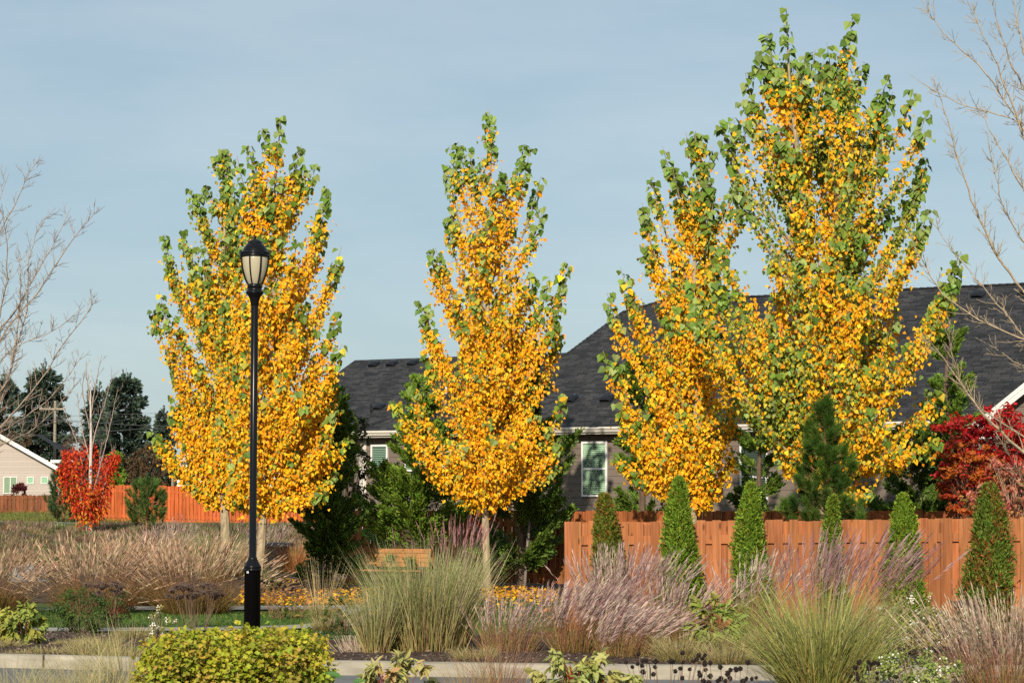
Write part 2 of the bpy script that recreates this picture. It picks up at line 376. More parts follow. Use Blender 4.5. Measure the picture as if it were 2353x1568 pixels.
def turf(name, label, polys, hgt, wd, pal, lean, seed, clump=0):
    rng = np.random.default_rng(seed); mb = MB()
    for poly, n in polys:
        p = scatter(rng, n, poly)
        if clump:
            cen = scatter(rng, clump, poly); ix = rng.integers(0, clump, n); p = cen[ix] + rng.normal(0, .2, (n, 2)); col = pick(rng, pal, clump, .2)[ix] * (1 + rng.normal(0, .15, (n, 1)))
        else: col = pick(rng, pal, n, .2)
        b = np.column_stack([p, terrain(p[:, 0], p[:, 1]) - .03]); az = rng.uniform(0, 6.28, n)
        out = np.column_stack([np.cos(az), np.sin(az), np.zeros(n)])
        blades(mb, b, out, hgt * rng.uniform(.6, 1.3, n), rng.uniform(0, lean, n), rng.uniform(0, .3, n), wd, col * .85, col * 1.1, rng, seg=2)
    o = mb.build(name, M['blade']); return tag(o, label, 'grass', kind='stuff')
turf('lawn_grass', 'short mown green lawn blades beside the concrete path', [([(-9, 38.2), (-3.6, 38.9), (-3.2, 40), (-3.3, 43.6), (-9, 43.8)], 14000), ([(-14, 35), (-3, 34.6), (-2.4, 36.8), (-14, 38)], 6000), ([(-2, 40), (-1, 37), (1.4, 37), (1.4, 50), (0, 51), (-2, 50)], 16000)], .065, .016, [(.07, .15, .022), (.095, .18, .03), (.06, .12, .02), (.13, .17, .04)], .8, 3)
turf('meadow_grass', 'rough brown and green meadow grass on the bank below the far fences', [([(-26, 76), (-3, 70), (-3, 106), (-14, 107.5), (-26, 109)], 62000)], .30, .05, [(.27, .18, .11), (.31, .22, .14), (.22, .15, .085), (.27, .19, .11), (.19, .135, .08), (.12, .14, .04), (.16, .16, .06), (.24, .16, .11), (.09, .13, .03)], 1.1, 4, clump=1500)
turf('verge_grass', 'olive green grass strip in front of the low brown fence', [([(-34, 113), (-17.5, 112), (-17.5, 136), (-34, 136)], 9000)], .25, .05, [(.16, .17, .035), (.19, .19, .045), (.13, .16, .035)], .9, 5)

rng = np.random.default_rng(11); mb = MB()
YEL = [(.84, .45, .02), (.80, .37, .02), (.86, .50, .035), (.74, .30, .02), (.82, .42, .02)]
for poly, n in (([(-5.7, 46.8), (-2.9, 46.2), (-2.6, 52), (-4, 60), (-7, 60)], 1700), ([(-5.7, 46.6), (-3.2, 46.2), (-3, 48.4), (-5.7, 48.8)], 900), ([(-1, 48.5), (.9, 47.5), (1.1, 53), (-.6, 56), (-2.6, 54)], 900), ([(-.9, 49.4), (.9, 48.8), (.9, 51.6), (-.8, 51.8)], 900), ([(-1.4, 42), (1.0, 41), (1.0, 50), (-1, 50)], 230), ([(-3.4, 40), (-2, 40), (-2.2, 47), (-5, 47)], 150)):
    p = scatter(rng, n, poly); pos = np.column_stack([p, terrain(p[:, 0], p[:, 1]) + rng.uniform(.012, .07, n)])
    az = rng.uniform(0, 6.28, n); tip = np.column_stack([np.cos(az), np.sin(az), rng.normal(0, .35, n)])
    leaves(mb, pos, tip, nrm(np.array([[0, 0, 1.]]) + rng.normal(0, .35, (n, 3))), rng.uniform(.06, .11, n), rng.uniform(.055, .1, n), pick(rng, YEL + [(.45, .22, .06), (.35, .17, .07)], n, .12))
tag(mb.build('fallen_leaves', M['leaf']), 'yellow fallen leaves lying on mulch and lawn under the poplars', 'leaves', kind='stuff')

# ------------------------------------------------------------------ grey-brown house
HA = at(806, 990, 68.0); HB = at(2127, 967.5, 59.3)
U = nrm(np.array([HB[0] - HA[0], HB[1] - HA[1], 0])); N = np.array([-U[1], U[0], 0]); ZZ = np.array([0, 0, 1.])
EZ = HA[2]
def HP(u, n, z): return np.array([HA[0], HA[1], 0]) + U * u + N * n + ZZ * z
M['shingle'] = mat_shingle('asphalt_shingle', U, N * 1.118)
M['shingle_side'] = mat_shingle('asphalt_shingle_side', N, U * 1.25)
M['glass'] = mat_glass('window_glass', (.80, .93, .85)); M['glass_dark'] = mat_glass('window_glass_dark', (.35, .5, .44))
SID = (.178, .140, .112); TRIM = (.66, .61, .52); WHITE = (.78, .76, .72)

def siding(mb, o, ux, nv, length, z0, z1, col, course=.2, rng=R, zcut=None):
    """lapped boards on a vertical wall; nv points out of the wall; zcut(u) clips the top"""
    z = z0
    while z < z1 - .01:
        t = min(z + course, z1); us = [0, length]
        if zcut is not None:
            us = np.linspace(0, length, 40)
        c = np.array(col) * (1 + rng.normal(0, .04))
        for a, b in zip(us[:-1], us[1:]):
            if zcut is not None:
                top = min(zcut(a), zcut(b))
                if z > top: continue
            A = o + ux * a; B = o + ux * b
            mb.quad(A + ZZ * z + nv * .016, B + ZZ * z + nv * .016, B + ZZ * (t + .004) + nv * .002, A + ZZ * (t + .004) + nv * .002, c)
            mb.quad(A + ZZ * z + nv * .001, B + ZZ * z + nv * .001, B + ZZ * z + nv * .016, A + ZZ * z + nv * .016, c)
        z = t

def window(parent, o, ux, nv, w_, h_, org, sash='single', blind=True, glass='glass', slat_open=.9, bl=(.62, .66, .58)):
    """o = lower left corner on the wall plane"""
    fr = .055; mb = MB(); d0, d1 = .0, .062
    def b(a, c, lo=d0, hi=d1, col=WHITE): mb.fbox(o, ux, ZZ, nv, (a[0], a[1], lo), (c[0], c[1], hi), col)
    b((0, 0), (fr, h_)); b((w_ - fr, 0), (w_, h_)); b((fr, 0), (w_ - fr, fr)); b((fr, h_ - fr), (w_ - fr, h_))
    if sash == 'hung': b((fr, h_ * .485), (w_ - fr, h_ * .485 + .06), d0, d1 - .004)
    if sash == 'slide': b((w_ * .5 - .03, fr), (w_ * .5 + .03, h_ - fr), d0, d1 - .004)
    win = mb.build('window', M['paint'], parent, org)
    mb = MB(); mb.quad(*[o + ux * a + ZZ * c + nv * .05 for a, c in ((fr, fr), (w_ - fr, fr), (w_ - fr, h_ - fr), (fr, h_ - fr))])
    mb.build('pane', M[glass], win, org)
    mb = MB(); mb.quad(*[o + ux * a + ZZ * c + nv * .004 for a, c in ((fr, fr), (w_ - fr, fr), (w_ - fr, h_ - fr), (fr, h_ - fr))], (.04, .05, .045))
    if blind:
        z = fr + .02
        while z < h_ - fr:
            mb.quad(o + ux * fr + ZZ * z + nv * .034, o + ux * (w_ - fr) + ZZ * z + nv * .034, o + ux * (w_ - fr) + ZZ * (z + .05 * slat_open) + nv * .016, o + ux * fr + ZZ * (z + .05 * slat_open) + nv * .016, bl); z += .055
    else:
        mb.quad(*[o + ux * a + ZZ * c + nv * .015 for a, c in ((fr, fr), (w_ - fr, fr), (w_ - fr, h_ - fr), (fr, h_ - fr))], bl)
    mb.build('blind', M['plain'], win, org)
    return win

horg = HP(8, 0, 1.0)
house = empty('house', horg, 'large grey-brown house with dark shingle roof behind the poplars', 'house')
fn = nrm(ZZ * 1 - N * .5)                                  # normal of the front roof plane (6/12 pitch)
def onroof(px, py): return on_plane(px, py, HA, fn)
def hn(p): q = p - HP(0, 0, 0); return np.array([np.dot(q, U), np.dot(q, N), p[2]])
h3 = hn(onroof(1520, 690)); ridge_n = h3[1]
k1 = hn(onroof(1302, 812)); k2 = hn(onroof(1430, 716))
E0, H1, H2, H3 = HP(0, 0, EZ), HP(*k1), HP(*k2), HP(*h3)
UR = 30.0
RR, ER = HP(UR, ridge_n, h3[2]), HP(UR, 0, EZ)
def mir(p): q = hn(p); return HP(q[0], 2 * ridge_n - q[1], q[2])
mb = MB(); mb.poly([E0, ER, RR, H3, H2, H1]); mb.poly([mir(E0), mir(H1), mir(H2), H3, RR, mir(ER)])
# soffit
mb.quad(E0 - ZZ * .14, HP(0, .5, EZ - .14), HP(UR, .5, EZ - .14), ER - ZZ * .14, (.5, .5, .5))
roof = mb.build('roof', M['shingle'], house, horg)
mb = MB(); mb.poly([E0, H1, mir(H1), mir(E0)]); mb.poly([H1, H2, mir(H2), mir(H1)]); mb.poly([H2, H3, mir(H2)])
mb.build('hip_roof', M['shingle_side'], house, horg)
# ridge / hip cap shingles
mb = MB()
for a, b in ((E0, H1), (H1, H2), (H2, H3), (H3, RR)):
    m_ = max(2, int(np.linalg.norm(b - a) / .22))
    for i in range(m_):
        p, q = a + (b - a) * i / m_, a + (b - a) * (i + 1.15) / m_
        d = nrm(b - a); s = nrm(np.cross(d, ZZ)); up = np.cross(s, d); c = np.array((.03, .03, .032)) * R.uniform(.6, 1.4)
        mb.quad(p - s * .13 - up * .02, q - s * .13 - up * .032, q + up * .014, p + up * .034, c); mb.quad(p + up * .034, q + up * .014, q + s * .13 - up * .032, p + s * .13 - up * .02, c)
mb.build('ridge_cap', M['plain'], house, horg)
# gutter: K-profile along the eave, with end cap
mb = MB()
gp = [(-.005, -.02), (-.125, -.02), (-.125, -.055), (-.105, -.075), (-.085, -.11), (-.075, -.145), (-.005, -.145)]
for (n0, z0), (n1, z1) in zip(gp[:-1], gp[1:]):
    mb.quad(HP(-.02, n0, EZ + z0), HP(24.5, n0, EZ + z0), HP(24.5, n1, EZ + z1), HP(-.02, n1, EZ + z1), TRIM)
mb.poly([HP(-.02, a, EZ + b) for a, b in gp], TRIM)
mb.fbox(HP(0, 0, EZ), U, N, ZZ, (-.02, -.004, -.20), (24.5, .03, -.0), TRIM)
mb.build('gutter', M['paint'], house, horg)
WN = .42                                                    # wall plane is this far behind the eave
WU = hn(on_plane(836, 1100, HP(0, WN, 0), -N))[0]
mb = MB(); siding(mb, HP(WU, WN, 0), U, -N, 24, .2, EZ - .14, SID)
mb.quad(HP(WU, WN, .2), HP(WU, WN, EZ - .14), HP(WU, WN + 9, EZ - .14), HP(WU, WN + 9, .2), SID)
mb.build('wall', M['plain'], house, horg)
mb = MB(); mb.fbox(HP(WU, WN, 0), U, N, ZZ, (-.03, -.045, .2), (.10, -.0, EZ - .14), TRIM); mb.build('corner_board', M['paint'], house, horg)
mb = MB()
dp = [(-.13, -.10, EZ - .15), (-.13, -.10, EZ - .45), (-.10, -.02, EZ - .55), (-.055, .30, EZ - .88), (-.05, .335, EZ - 1.0), (-.05, .335, 1.15), (-.10, .24, .9)]
pts = [HP(WU + a, b + .02, c) for a, b, c in dp]
for a, b in zip(pts[:-1], pts[1:]):
    d = b - a; L = np.linalg.norm(d); d = d / L; n2 = nrm(np.cross(U, d)); mb.fbox(a, U, n2, d, (-.045, -.035, -.01), (.045, .035, L + .02), (.6, .57, .52))
mb.build('downspout', M['paint'], house, horg)
def hwin(x0, y0, x1, y1, **k):
    a = on_plane(x0, y1, HP(0, WN, 0), -N); b = on_plane(x1, y1, HP(0, WN, 0), -N); c = on_plane(x0, y0, HP(0, WN, 0), -N)
    window(house, a - N * .016, U, -N, np.dot(b - a, U), c[2] - a[2], horg, **k)
hwin(854, 1021, 893, 1080, slat_open=.55, bl=(.40, .50, .42)); hwin(932, 1020, 985, 1082, slat_open=.5, bl=(.40, .5, .42)); hwin(1013, 1019, 1054, 1092)
hwin(1180, 1016, 1238, 1100, bl=(.7, .8, .65)); hwin(1338, 1014, 1397, 1140, sash='hung', bl=(.74, .84, .66)); hwin(1502, 1012, 1566, 1130, sash='hung', bl=(.35, .4, .36))
hwin(1702, 1010, 1766, 1180, sash='hung', bl=(.10, .11, .11)); hwin(1880, 1008, 1960, 1150, sash='hung', bl=(.2, .22, .2))
mb = MB(); mb.fbox(HP(WU, WN, 0), U, N, ZZ, (-.35, -.35, .85), (.9, -.05, .93), (.62, .6, .56)); mb.build('splash_block', M['concrete'], house, horg)

def roof_vent(parent, p, ux, nrm_, org, s=1.0):
    """low hooded box vent lying on a roof plane"""
    dn = nrm(-(ZZ - nrm_ * np.dot(ZZ, nrm_)))              # downslope
    mb = MB(); c = (.014, .015, .018); pr = []
    for v_, hh, ww in ((-.20, .035, .15), (-.12, .10, .17), (.02, .145, .18), (.15, .13, .18), (.235, .085, .17)):
        pr.append([p + dn * v_ * s + ux * (x * ww * s) + nrm_ * (hh * s * k) for x, k in ((-1, .35), (-.8, .85), (-.4, 1), (.4, 1), (.8, .85), (1, .35))])
    pr = np.array(pr); a = len(pr[0])
    mb.add(pr.reshape(-1, 3), [[i * a + j, i * a + j + 1, (i + 1) * a + j + 1, (i + 1) * a + j] for i in range(4) for j in range(a - 1)] + [list(range(a))], c)
    mb.fbox(p, ux, dn, nrm_, (-.14 * s, -.16 * s, .004), (.14 * s, .19 * s, .06 * s), (.008, .008, .009))
    mb.fbox(p, ux, dn, nrm_, (-.21 * s, -.24 * s, .002), (.21 * s, .27 * s, .008), (.035, .035, .038))
    return mb.build('roof_vent', M['metal'], parent, org)
for px, py in ((1243, 897), (1311, 917), (1396, 916), (1481, 917), (1240, 822), (1990, 690), (2247, 678), (2355, 672)):
    roof_vent(house, onroof(px, py), U, fn, horg, 1.15)

# gable wing at the end of the house
g0 = at(2246, 968, 56.0); gq = hn(g0); GU, GN, GZ = gq[0], gq[1], gq[2]; GH, GM = 3.6, .76
rg = GZ + GH * GM
def gz(u): return GZ - .16 + GM * (GH - abs(u + .3 - GH + .0))
mb = MB()
mb.quad(HP(GU, GN, GZ), HP(GU + GH, GN, rg), HP(GU + GH, GN + 9, rg), HP(GU, GN + 9, GZ)); mb.quad(HP(GU + GH, GN, rg), HP(GU + 2 * GH, GN, GZ), HP(GU + 2 * GH, GN + 9, GZ), HP(GU + GH, GN + 9, rg))
mb.build('wing_roof', M['shingle_side'], house, horg)
mb = MB(); o = HP(GU + .3, GN + .35, 0); LL = 2 * GH - .6
siding(mb, o, U, -N, LL, .2, rg, SID, zcut=lambda u: GZ - .1 + GM * (GH - abs(u + .3 - GH)) )
mb.quad(HP(GU + .3, GN + .35, .2), HP(GU + .3, GN + .35, GZ), HP(GU + .3, GN + 8, GZ), HP(GU + .3, GN + 8, .2), SID)
mb.build('wing_wall', M['plain'], house, horg)
for sgn, u0 in ((1, 0), (-1, 2 * GH)):
    mb = MB()
    d = nrm(U * sgn + ZZ * GM); nn = nrm(np.cross(-N, d)) * sgn; L = GH * math.hypot(1, GM)
    o = HP(GU + u0, GN, GZ); up = nrm(ZZ - d * d[2])
    mb.fbox(o, d, -N, up, (-.02, .0, -.19), (L, .035, .012), WHITE); mb.fbox(o, d, -N, up, (-.02, .034, -.075), (L, .055, .02), WHITE)
    mb.build('barge_board', M['paint'], house, horg)
mb = MB(); mb.fbox(HP(GU, GN, GZ), U, N, ZZ, (-.10, -.04, -.42), (.42, .3, -.06), WHITE)
mb.build('eave_return', M['paint'], house, horg)

# ------------------------------------------------------------------ second house behind, its roof over the first
BRL = at(815, 827, 86.0); bq = hn(BRL); borg = HP(bq[0], bq[1], 1.0)
house2 = empty('house', borg, 'dark roofed house farther back, its low ridge seen between the two left poplar groups', 'house')
cq = hn(on_plane(588, 990, BRL, fn)); EZ2 = cq[2]; run = bq[1] - cq[1]; bu, bn = bq[0], bq[1]; lu = cq[0]
mb = MB(); mb.poly([HP(lu, bn - run, EZ2), HP(bu + 16, bn - run, EZ2), HP(bu + 16, bn, BRL[2]), BRL]); mb.poly([HP(lu, bn + run, EZ2), BRL, HP(bu + 16, bn, BRL[2]), HP(bu + 16, bn + run, EZ2)])
mb.build('roof', M['shingle'], house2, borg)
mb = MB(); mb.poly([HP(lu, bn - run, EZ2), BRL, HP(lu, bn + run, EZ2)]); mb.build('hip_roof', M['shingle_side'], house2, borg)
mb = MB(); siding(mb, HP(lu + 2.6, bn - run + .4, 0), U, -N, 13 + bu - lu, .9, EZ2 - .1, SID)
siding(mb, HP(lu + 2.6, bn + run - .4, 0), -N, -U, 2 * run - .8, .9, EZ2 - .1, SID)
mb.build('wall', M['plain'], house2, borg)
mb = MB(); mb.fbox(HP(lu, bn - run, EZ2), U, N, ZZ, (0, -.1, -.2), (16 + bu - lu, 0, -.01), TRIM); mb.fbox(HP(lu, bn - run, EZ2), N, -U, ZZ, (0, 0, -.2), (2 * run, .1, -.01), TRIM)
mb.build('gutter', M['paint'], house2, borg)
for px, py in ((860, 834), (901, 833), (949, 831), (1000, 829), (872, 932)):
    roof_vent(house2, on_plane(px, py + 3, BRL, fn), U, fn, borg, 1.1)
mb = MB(); p = on_plane(852, 949, BRL, fn); tube(mb, [p - ZZ * .1, p + ZZ * .32], .035, 8, (.02, .02, .02)); mb.build('vent_pipe', M['metal'], house2, borg)
mb = MB(); p = on_plane(1025, 903, BRL, fn); tube(mb, [p - ZZ * .1, p + ZZ * .42], .04, 8, (.8, .8, .8)); mb.build('vent_pipe', M['paint'], house2, borg)
for px, py in ((722, 1000), (762, 1010)):
    a = on_plane(px, py + 55, HP(bu, bn - run + .4, 0), -N); window(house2, a - N * .016, U, -N, .8, 1.2, borg)

# ------------------------------------------------------------------ beige house at the left edge
BY = 172.0
def bp(px, py, dy=0): return at(px, py, BY + dy)
e1 = bp(149, 1081); r1 = bp(-30, 980); X_, Y_ = np.array([1., 0, 0]), np.array([0, 1., 0])
ctr = bp(-150, 912); lorg = np.array([ctr[0], BY, 1.3])
beige = empty('house', lorg, 'beige clapboard house with white gable trim behind the low brown fence', 'house')
BE = (.46, .40, .345); sl = (ctr[2] - e1[2]) / (e1[0] - ctr[0]); half = e1[0] - ctr[0]
mb = MB(); siding(mb, np.array([ctr[0] - half + .4, BY + .45, 0]), X_, -Y_, 2 * half - .8, 1.2, ctr[2], BE, .2, zcut=lambda u: ctr[2] - .12 - sl * abs(u - half + .4))
mb.quad((e1[0] - .4, BY + .45, 1.2), (e1[0] - 4, BY + 12, 1.2), (e1[0] - 4, BY + 12, e1[2]), (e1[0] - .4, BY + .45, e1[2] - .05), BE)
mb.build('wall', M['plain'], beige, lorg)
mb = MB()
for s in (1, -1):
    mb.quad(ctr, (ctr[0] + s * half, BY, e1[2]), (ctr[0] + s * half - 3.6, BY + 12, e1[2]), (ctr[0] - 3.6, BY + 12, ctr[2]))
# lower wing roof seen past the gable
q = bp(118, 1020, 6); q2 = bp(172, 1056, 6)
mb.poly([(q[0] - 2, q[1] + 3, q[2] + .9), (q2[0] + .1, q2[1], q2[2]), (q2[0] + .1, q2[1] + 6, q2[2]), (q[0] - 2, q[1] + 6, q[2] + .9)])
mb.build('roof', mat_shingle('asphalt_shingle_far', X_, Y_ * 1.1), beige, lorg)
for s in (1, -1):
    mb = MB(); d = nrm(np.array([s * half, 0, e1[2] - ctr[2]])); L = math.hypot(half, e1[2] - ctr[2]); up = nrm(ZZ - d * d[2])
    mb.fbox(ctr, d, -Y_, up, (0, 0, -.27), (L + .05, .05, .02), WHITE); mb.build('barge_board', M['paint'], beige, lorg)
mb = MB(); mb.fbox(q2, X_, Y_, ZZ, (-1.9, -.05, -.22), (.12, .05, .02), WHITE)
mb.build('gutter', M['paint'], beige, lorg)
for x0, y0, x1, y1, k in ((8, 1094, 40, 1133, dict(sash='slide', bl=(.42, .48, .36))), (62, 1094, 78, 1111, dict(bl=(.5, .72, .56), blind=False)), (94, 1094, 111, 1111, dict(bl=(.5, .72, .56), blind=False)), (127, 1094, 143, 1111, dict(bl=(.5, .72, .56), blind=False))):
    a = at(x0, y1, BY + .43); b = at(x1, y0, BY + .43); window(beige, a, X_, -Y_, b[0] - a[0], b[2] - a[2], lorg, **k)

# pale house behind the orange fence, mostly behind the left poplars
PY = 150.0; a = at(408, 1113, PY); c = at(700, 1000, PY); porg = np.array([a[0], PY, 1.35])
pale = empty('house', porg, 'pale grey house behind the orange fence, half hidden by the left poplars', 'house')
mb = MB(); siding(mb, np.array([a[0], PY, 0]), X_, -Y_, 9, 1.2, 4.7, (.62, .60, .56)); mb.quad((a[0], PY, 1.2), (a[0], PY, 4.7), (a[0], PY + 9, 4.7), (a[0], PY + 9, 1.2), (.6, .58, .54)); mb.build('wall', M['plain'], pale, porg)
mb = MB(); mb.fbox(np.array([a[0], PY, 0]), X_, Y_, ZZ, (-.04, -.06, 1.2), (.2, -.02, 4.7), WHITE); mb.build('corner_board', M['paint'], pale, porg)
mb = MB(); mb.quad((a[0] - .4, PY - .4, 4.7), (a[0] + 9.4, PY - .4, 4.7), (a[0] + 6, PY + 4.5, 6.6), (a[0] + 3, PY + 4.5, 6.6)); mb.poly([(a[0] - .4, PY - .4, 4.7), (a[0] + 3, PY + 4.5, 6.6), (a[0] - .4, PY + 9.4, 4.7)]); mb.poly([(a[0] + 9.4, PY - .4, 4.7), (a[0] + 9.4, PY + 9.4, 4.7), (a[0] + 6, PY + 4.5, 6.6)]); mb.poly([(a[0] + 3, PY + 4.5, 6.6), (a[0] + 6, PY + 4.5, 6.6), (a[0] + 9.4, PY + 9.4, 4.7), (a[0] - .4, PY + 9.4, 4.7)])
mb.build('roof', M['plain'], pale, porg)
window(pale, np.array([a[0] + 1.5, PY - .016, 2.0]), X_, -Y_, .9, 1.4, porg)

# ------------------------------------------------------------------ fences
def fence(label, p0, p1, height, col, seed, z_of=None, board=.14, gap=.095, rails=(.30,), base_gap=.05, top_jit=.012, back=True, posts=True, kick=0, mask=None):
    """shadowbox fence: boards on the front and, staggered, on the back of its rails"""
    rng = np.random.default_rng(seed); p0 = np.asarray(p0, float); p1 = np.asarray(p1, float)
    d = p1 - p0; L = np.linalg.norm(d); u = np.array([*(d / L), 0]); nv = np.array([u[1], -u[0], 0])   # nv faces the camera
    if nv[1] > 0: nv = -nv
    z_of = z_of or (lambda s: float(terrain(*(p0 + d * s / L))))
    org = np.array([*((p0 + p1) / 2), z_of(L / 2)]); root = empty('fence', org, label, 'fence')
    mb = MB(); s = 0.0; per = board + gap; k = 0
    while s < L - board:
        z = z_of(s); o = np.array([*(p0 + d * s / L), 0])
        for side in ((0, 1) if back else (0,)):
            ss = s + side * per / 2; off = (.022, .04) if side == 0 else (-.04, -.022)
            o2 = np.array([*(p0 + d * ss / L), 0]); t = z + height + rng.normal(0, top_jit) - (.0 if side == 0 else .006)
            c = np.array(col) * (1 + rng.normal(0, .11)) * (1 + rng.normal(0, .035, 3))
            mb.fbox(o2, u, nv, ZZ, (0, off[0], z + base_gap), (board + rng.normal(0, .003), off[1] + rng.normal(0, .0015), t), c)
        s += per; k += 1
    mb.build('board_panel', M['wood'], root, org)
    for r in rails:
        mb = MB(); s = 0.0
        while s < L:
            e = min(s + 2.4, L); c = np.array(col) * (1 + rng.normal(0, .06)); za, zb = z_of(s) + height - r, z_of(e) + height - r
            A = np.array([*(p0 + d * s / L), 0]); B = np.array([*(p0 + d * e / L), 0])
            mb.box8([A - nv * .0215 + ZZ * (za - .07), B - nv * .0215 + ZZ * (zb - .07), B + nv * .0215 + ZZ * (zb - .07), A + nv * .0215 + ZZ * (za - .07), A - nv * .0215 + ZZ * (za + .07), B - nv * .0215 + ZZ * (zb + .07), B + nv * .0215 + ZZ * (zb + .07), A + nv * .0215 + ZZ * (za + .07)], c); s = e
        mb.build('rail', M['wood'], root, org)
    if posts:
        s = 1.2
        while s < L:
            o = np.array([*(p0 + d * s / L), 0]); mb = MB(); mb.fbox(o, u, nv, ZZ, (-.045, -.0205, z_of(s) - .2), (.045, .0205, z_of(s) + height - .06), np.array(col) * .9); mb.build('post', M['wood'], root, org); s += 2.4
    return root, u, nv, org

ng = np.array([(1296 - CX) / F * 36.7, 36.7]); ng1 = np.array([17.0, 37.3])
zn = lambda s: .0 + .0085 * min(s, 9)
nf, nu, nnv, norg = fence('near reddish cedar board fence behind the row of arborvitae', ng + (.13, .0), ng1, 1.765, (.39, .145, .055), 21, zn, rails=(.30, 1.5), board=.142, gap=.108)
mb = MB(); o = np.array([*ng, 0])
mb.fbox(o, nu, nnv, ZZ, (0, -.06, 0), (.10, .045, 1.77), (.42, .15, .062)); mb.fbox(o, nu, nnv, ZZ, (.10, .043, 0), (.215, .062, 1.772), (.39, .145, .055)); mb.fbox(o, nu, nnv, ZZ, (.0, -.085, 0), (.13, -.062, 1.765), (.40, .145, .06)); mb.build('post', M['wood'], nf, norg)
bu0 = np.array([(806 - CX) / F * 59.2, 59.2]); bu1 = np.array([(2230 - CX) / F * 50.6, 50.6])
def zback(s): L = np.linalg.norm(bu1 - bu0); y = 59.2 + (50.6 - 59.2) * min(s / L, 1); return (2.1 - (1172.5 - HOR) / F * y) - 1.83
fence('shaded brown cedar fence running behind the bench and dark cypresses', bu0, bu0 + (bu1 - bu0) * 1.5, 1.83, (.34, .11, .036), 22, zback, rails=(.32, 1.6), gap=.11)
def zfar(s): return 2.1 - 45 / F * 116 + .0
of0 = np.array([(226 - CX) / F * 116, 116.]); of1 = np.array([(760 - CX) / F * 112, 112.])
fence('bright orange cedar fence on the bank beyond the left poplars', of0, of1, 1.83, (.52, .125, .036), 23, lambda s: 1.10 - .02 * s, rails=(.3, 1.55), base_gap=.16, gap=.065, board=.145)
mbk = MB(); L_ = np.linalg.norm(of1 - of0); kp_ = []
for dz in (-.1, .15):
    for p, y in ((of0, -.02), (of1, -.02), (of1, .02), (of0, .02)): kp_.append(np.array([p[0], p[1] + y, 1.10 + dz - (.02 * L_ if p is of1 else 0)]))
mbk.box8(kp_, (.55, .13, .035))
kb = [o for o in COL.objects if o.get('label', '').startswith('bright orange')][0]; mbk.build('kickboard', M['wood'], kb, np.array(kb.location))
fence('low reddish brown slatted fence in front of the beige house', ((-60 - CX) / F * 139, 139.), ((226 - CX) / F * 137, 137.), 1.14, (.23, .082, .034), 24, lambda s: 1.31, rails=(.17, .98), gap=.12, board=.15, base_gap=.03, back=True)

# ------------------------------------------------------------------ street lamps
def street_lamp(loc, label):
    root = empty('street_lamp', loc, label, 'street lamp', 'black lamp posts along the path')
    K = .000858
    def z(c): return 2.1 + (HOR - (720 + c / 5.227) * .7175) / 160
    def zb(c): return 2.1 + (HOR - (1720 + c / 5.227) * .7175) / 160
    BK = (.006, .006, .007)
    def part(name, prof, mat='metal', seg=28, col=BK, par=root):
        mb = MB(); lathe(mb, prof, seg, col); return mb.build(name, M[mat], par, smooth=True)
    base = part('base', [(0, -.05), (.118, -.05), (.118, zb(548)), (.130, zb(545)), (.130, zb(515)), (.121, zb(510)), (.119, zb(500)), (.125, zb(495)), (.125, zb(470)), (.121, zb(464)), (.066, zb(352)), (.064, zb(348))])
    mb = MB(); mb.fbox(np.array([-.055, -.1205, zb(565)]), X_, -Y_, ZZ, (-.013, 0, -.014), (.013, .006, .014), (.8, .8, .8)); mb.fbox(np.array([-.055, -.1265, zb(565)]), X_, -Y_, ZZ, (-.005, 0, -.006), (.005, .002, .006), (.02, .02, .02)); mb.build('asset_tag', M['plain'], root)
    part('pole', [(.066, zb(350)), (.066, zb(322)), (.053, zb(318)), (.0525, z(1345)), (.0525, z(1340))])
    part('capital', [(.053, z(1352)), (.057, z(1340)), (.062, z(1290)), (.073, z(1235)), (.092, z(1185)), (.121, z(1148)), (.122, z(1142)), (.131, z(1132)), (.131, z(1118)), (.119, z(1104)), (.106, z(1080)), (.101, z(1050)), (.108, z(1043)), (.108, z(990)), (.098, z(983)), (0, z(983))])
    gl = [(.098, z(985)), (.104, z(975)), (.125, z(930)), (.150, z(860)), (.172, z(780)), (.187, z(700)), (.196, z(620)), (.199, z(560)), (.198, z(525)), (0, z(520))]
    part('globe', gl, 'globe', 32, (.62, .55, .38))
    part('dome', [(.198, z(530)), (.222, z(524)), (.223, z(505)), (.216, z(497)), (.216, z(480)), (.222, z(474)), (.222, z(452)), (.203, z(440)), (.186, z(440)), (.184, z(430)), (.174, z(400)), (.155, z(360)), (.128, z(320)), (.112, z(305)), (.108, z(300)), (.108, z(275)), (.100, z(268)), (.075, z(245)), (.045, z(230)), (.012, z(222)), (.010, z(212)), (0.008, z(210))])
    mb = MB(); balls(mb, np.array([[0, 0, z(186)]]), .020, BK); tube(mb, [(0, 0, z(225)), (0, 0, z(190))], .008, 8, BK); mb.build('finial', M['metal'], root, smooth=True)
    for i in range(8):
        th = math.radians(-90 + 22.5 + 8 + i * 45); mb = MB(); d = np.array([math.cos(th), math.sin(th), 0]); s = np.array([-d[1], d[0], 0]); pts = [(r + .008, zz) for r, zz in gl[:-1]]
        for (ra, za), (rb, zb_) in zip(pts[:-1], pts[1:]):
            w_ = .009
            mb.box8([d * (ra - .006) - s * w_ + ZZ * za, d * (ra + .010) - s * w_ + ZZ * za, d * (ra + .010) + s * w_ + ZZ * za, d * (ra - .006) + s * w_ + ZZ * za, d * (rb - .006) - s * w_ + ZZ * zb_, d * (rb + .010) - s * w_ + ZZ * zb_, d * (rb + .010) + s * w_ + ZZ * zb_, d * (rb - .006) + s * w_ + ZZ * zb_], BK)
        if i % 2 == 0: mb.fbox(d * .224 + ZZ * z(455), s, d, ZZ, (-.03, -.004, -.045), (.03, .010, .03), BK)
        mb.build('cage_rib', M['metal'], root)
    return root
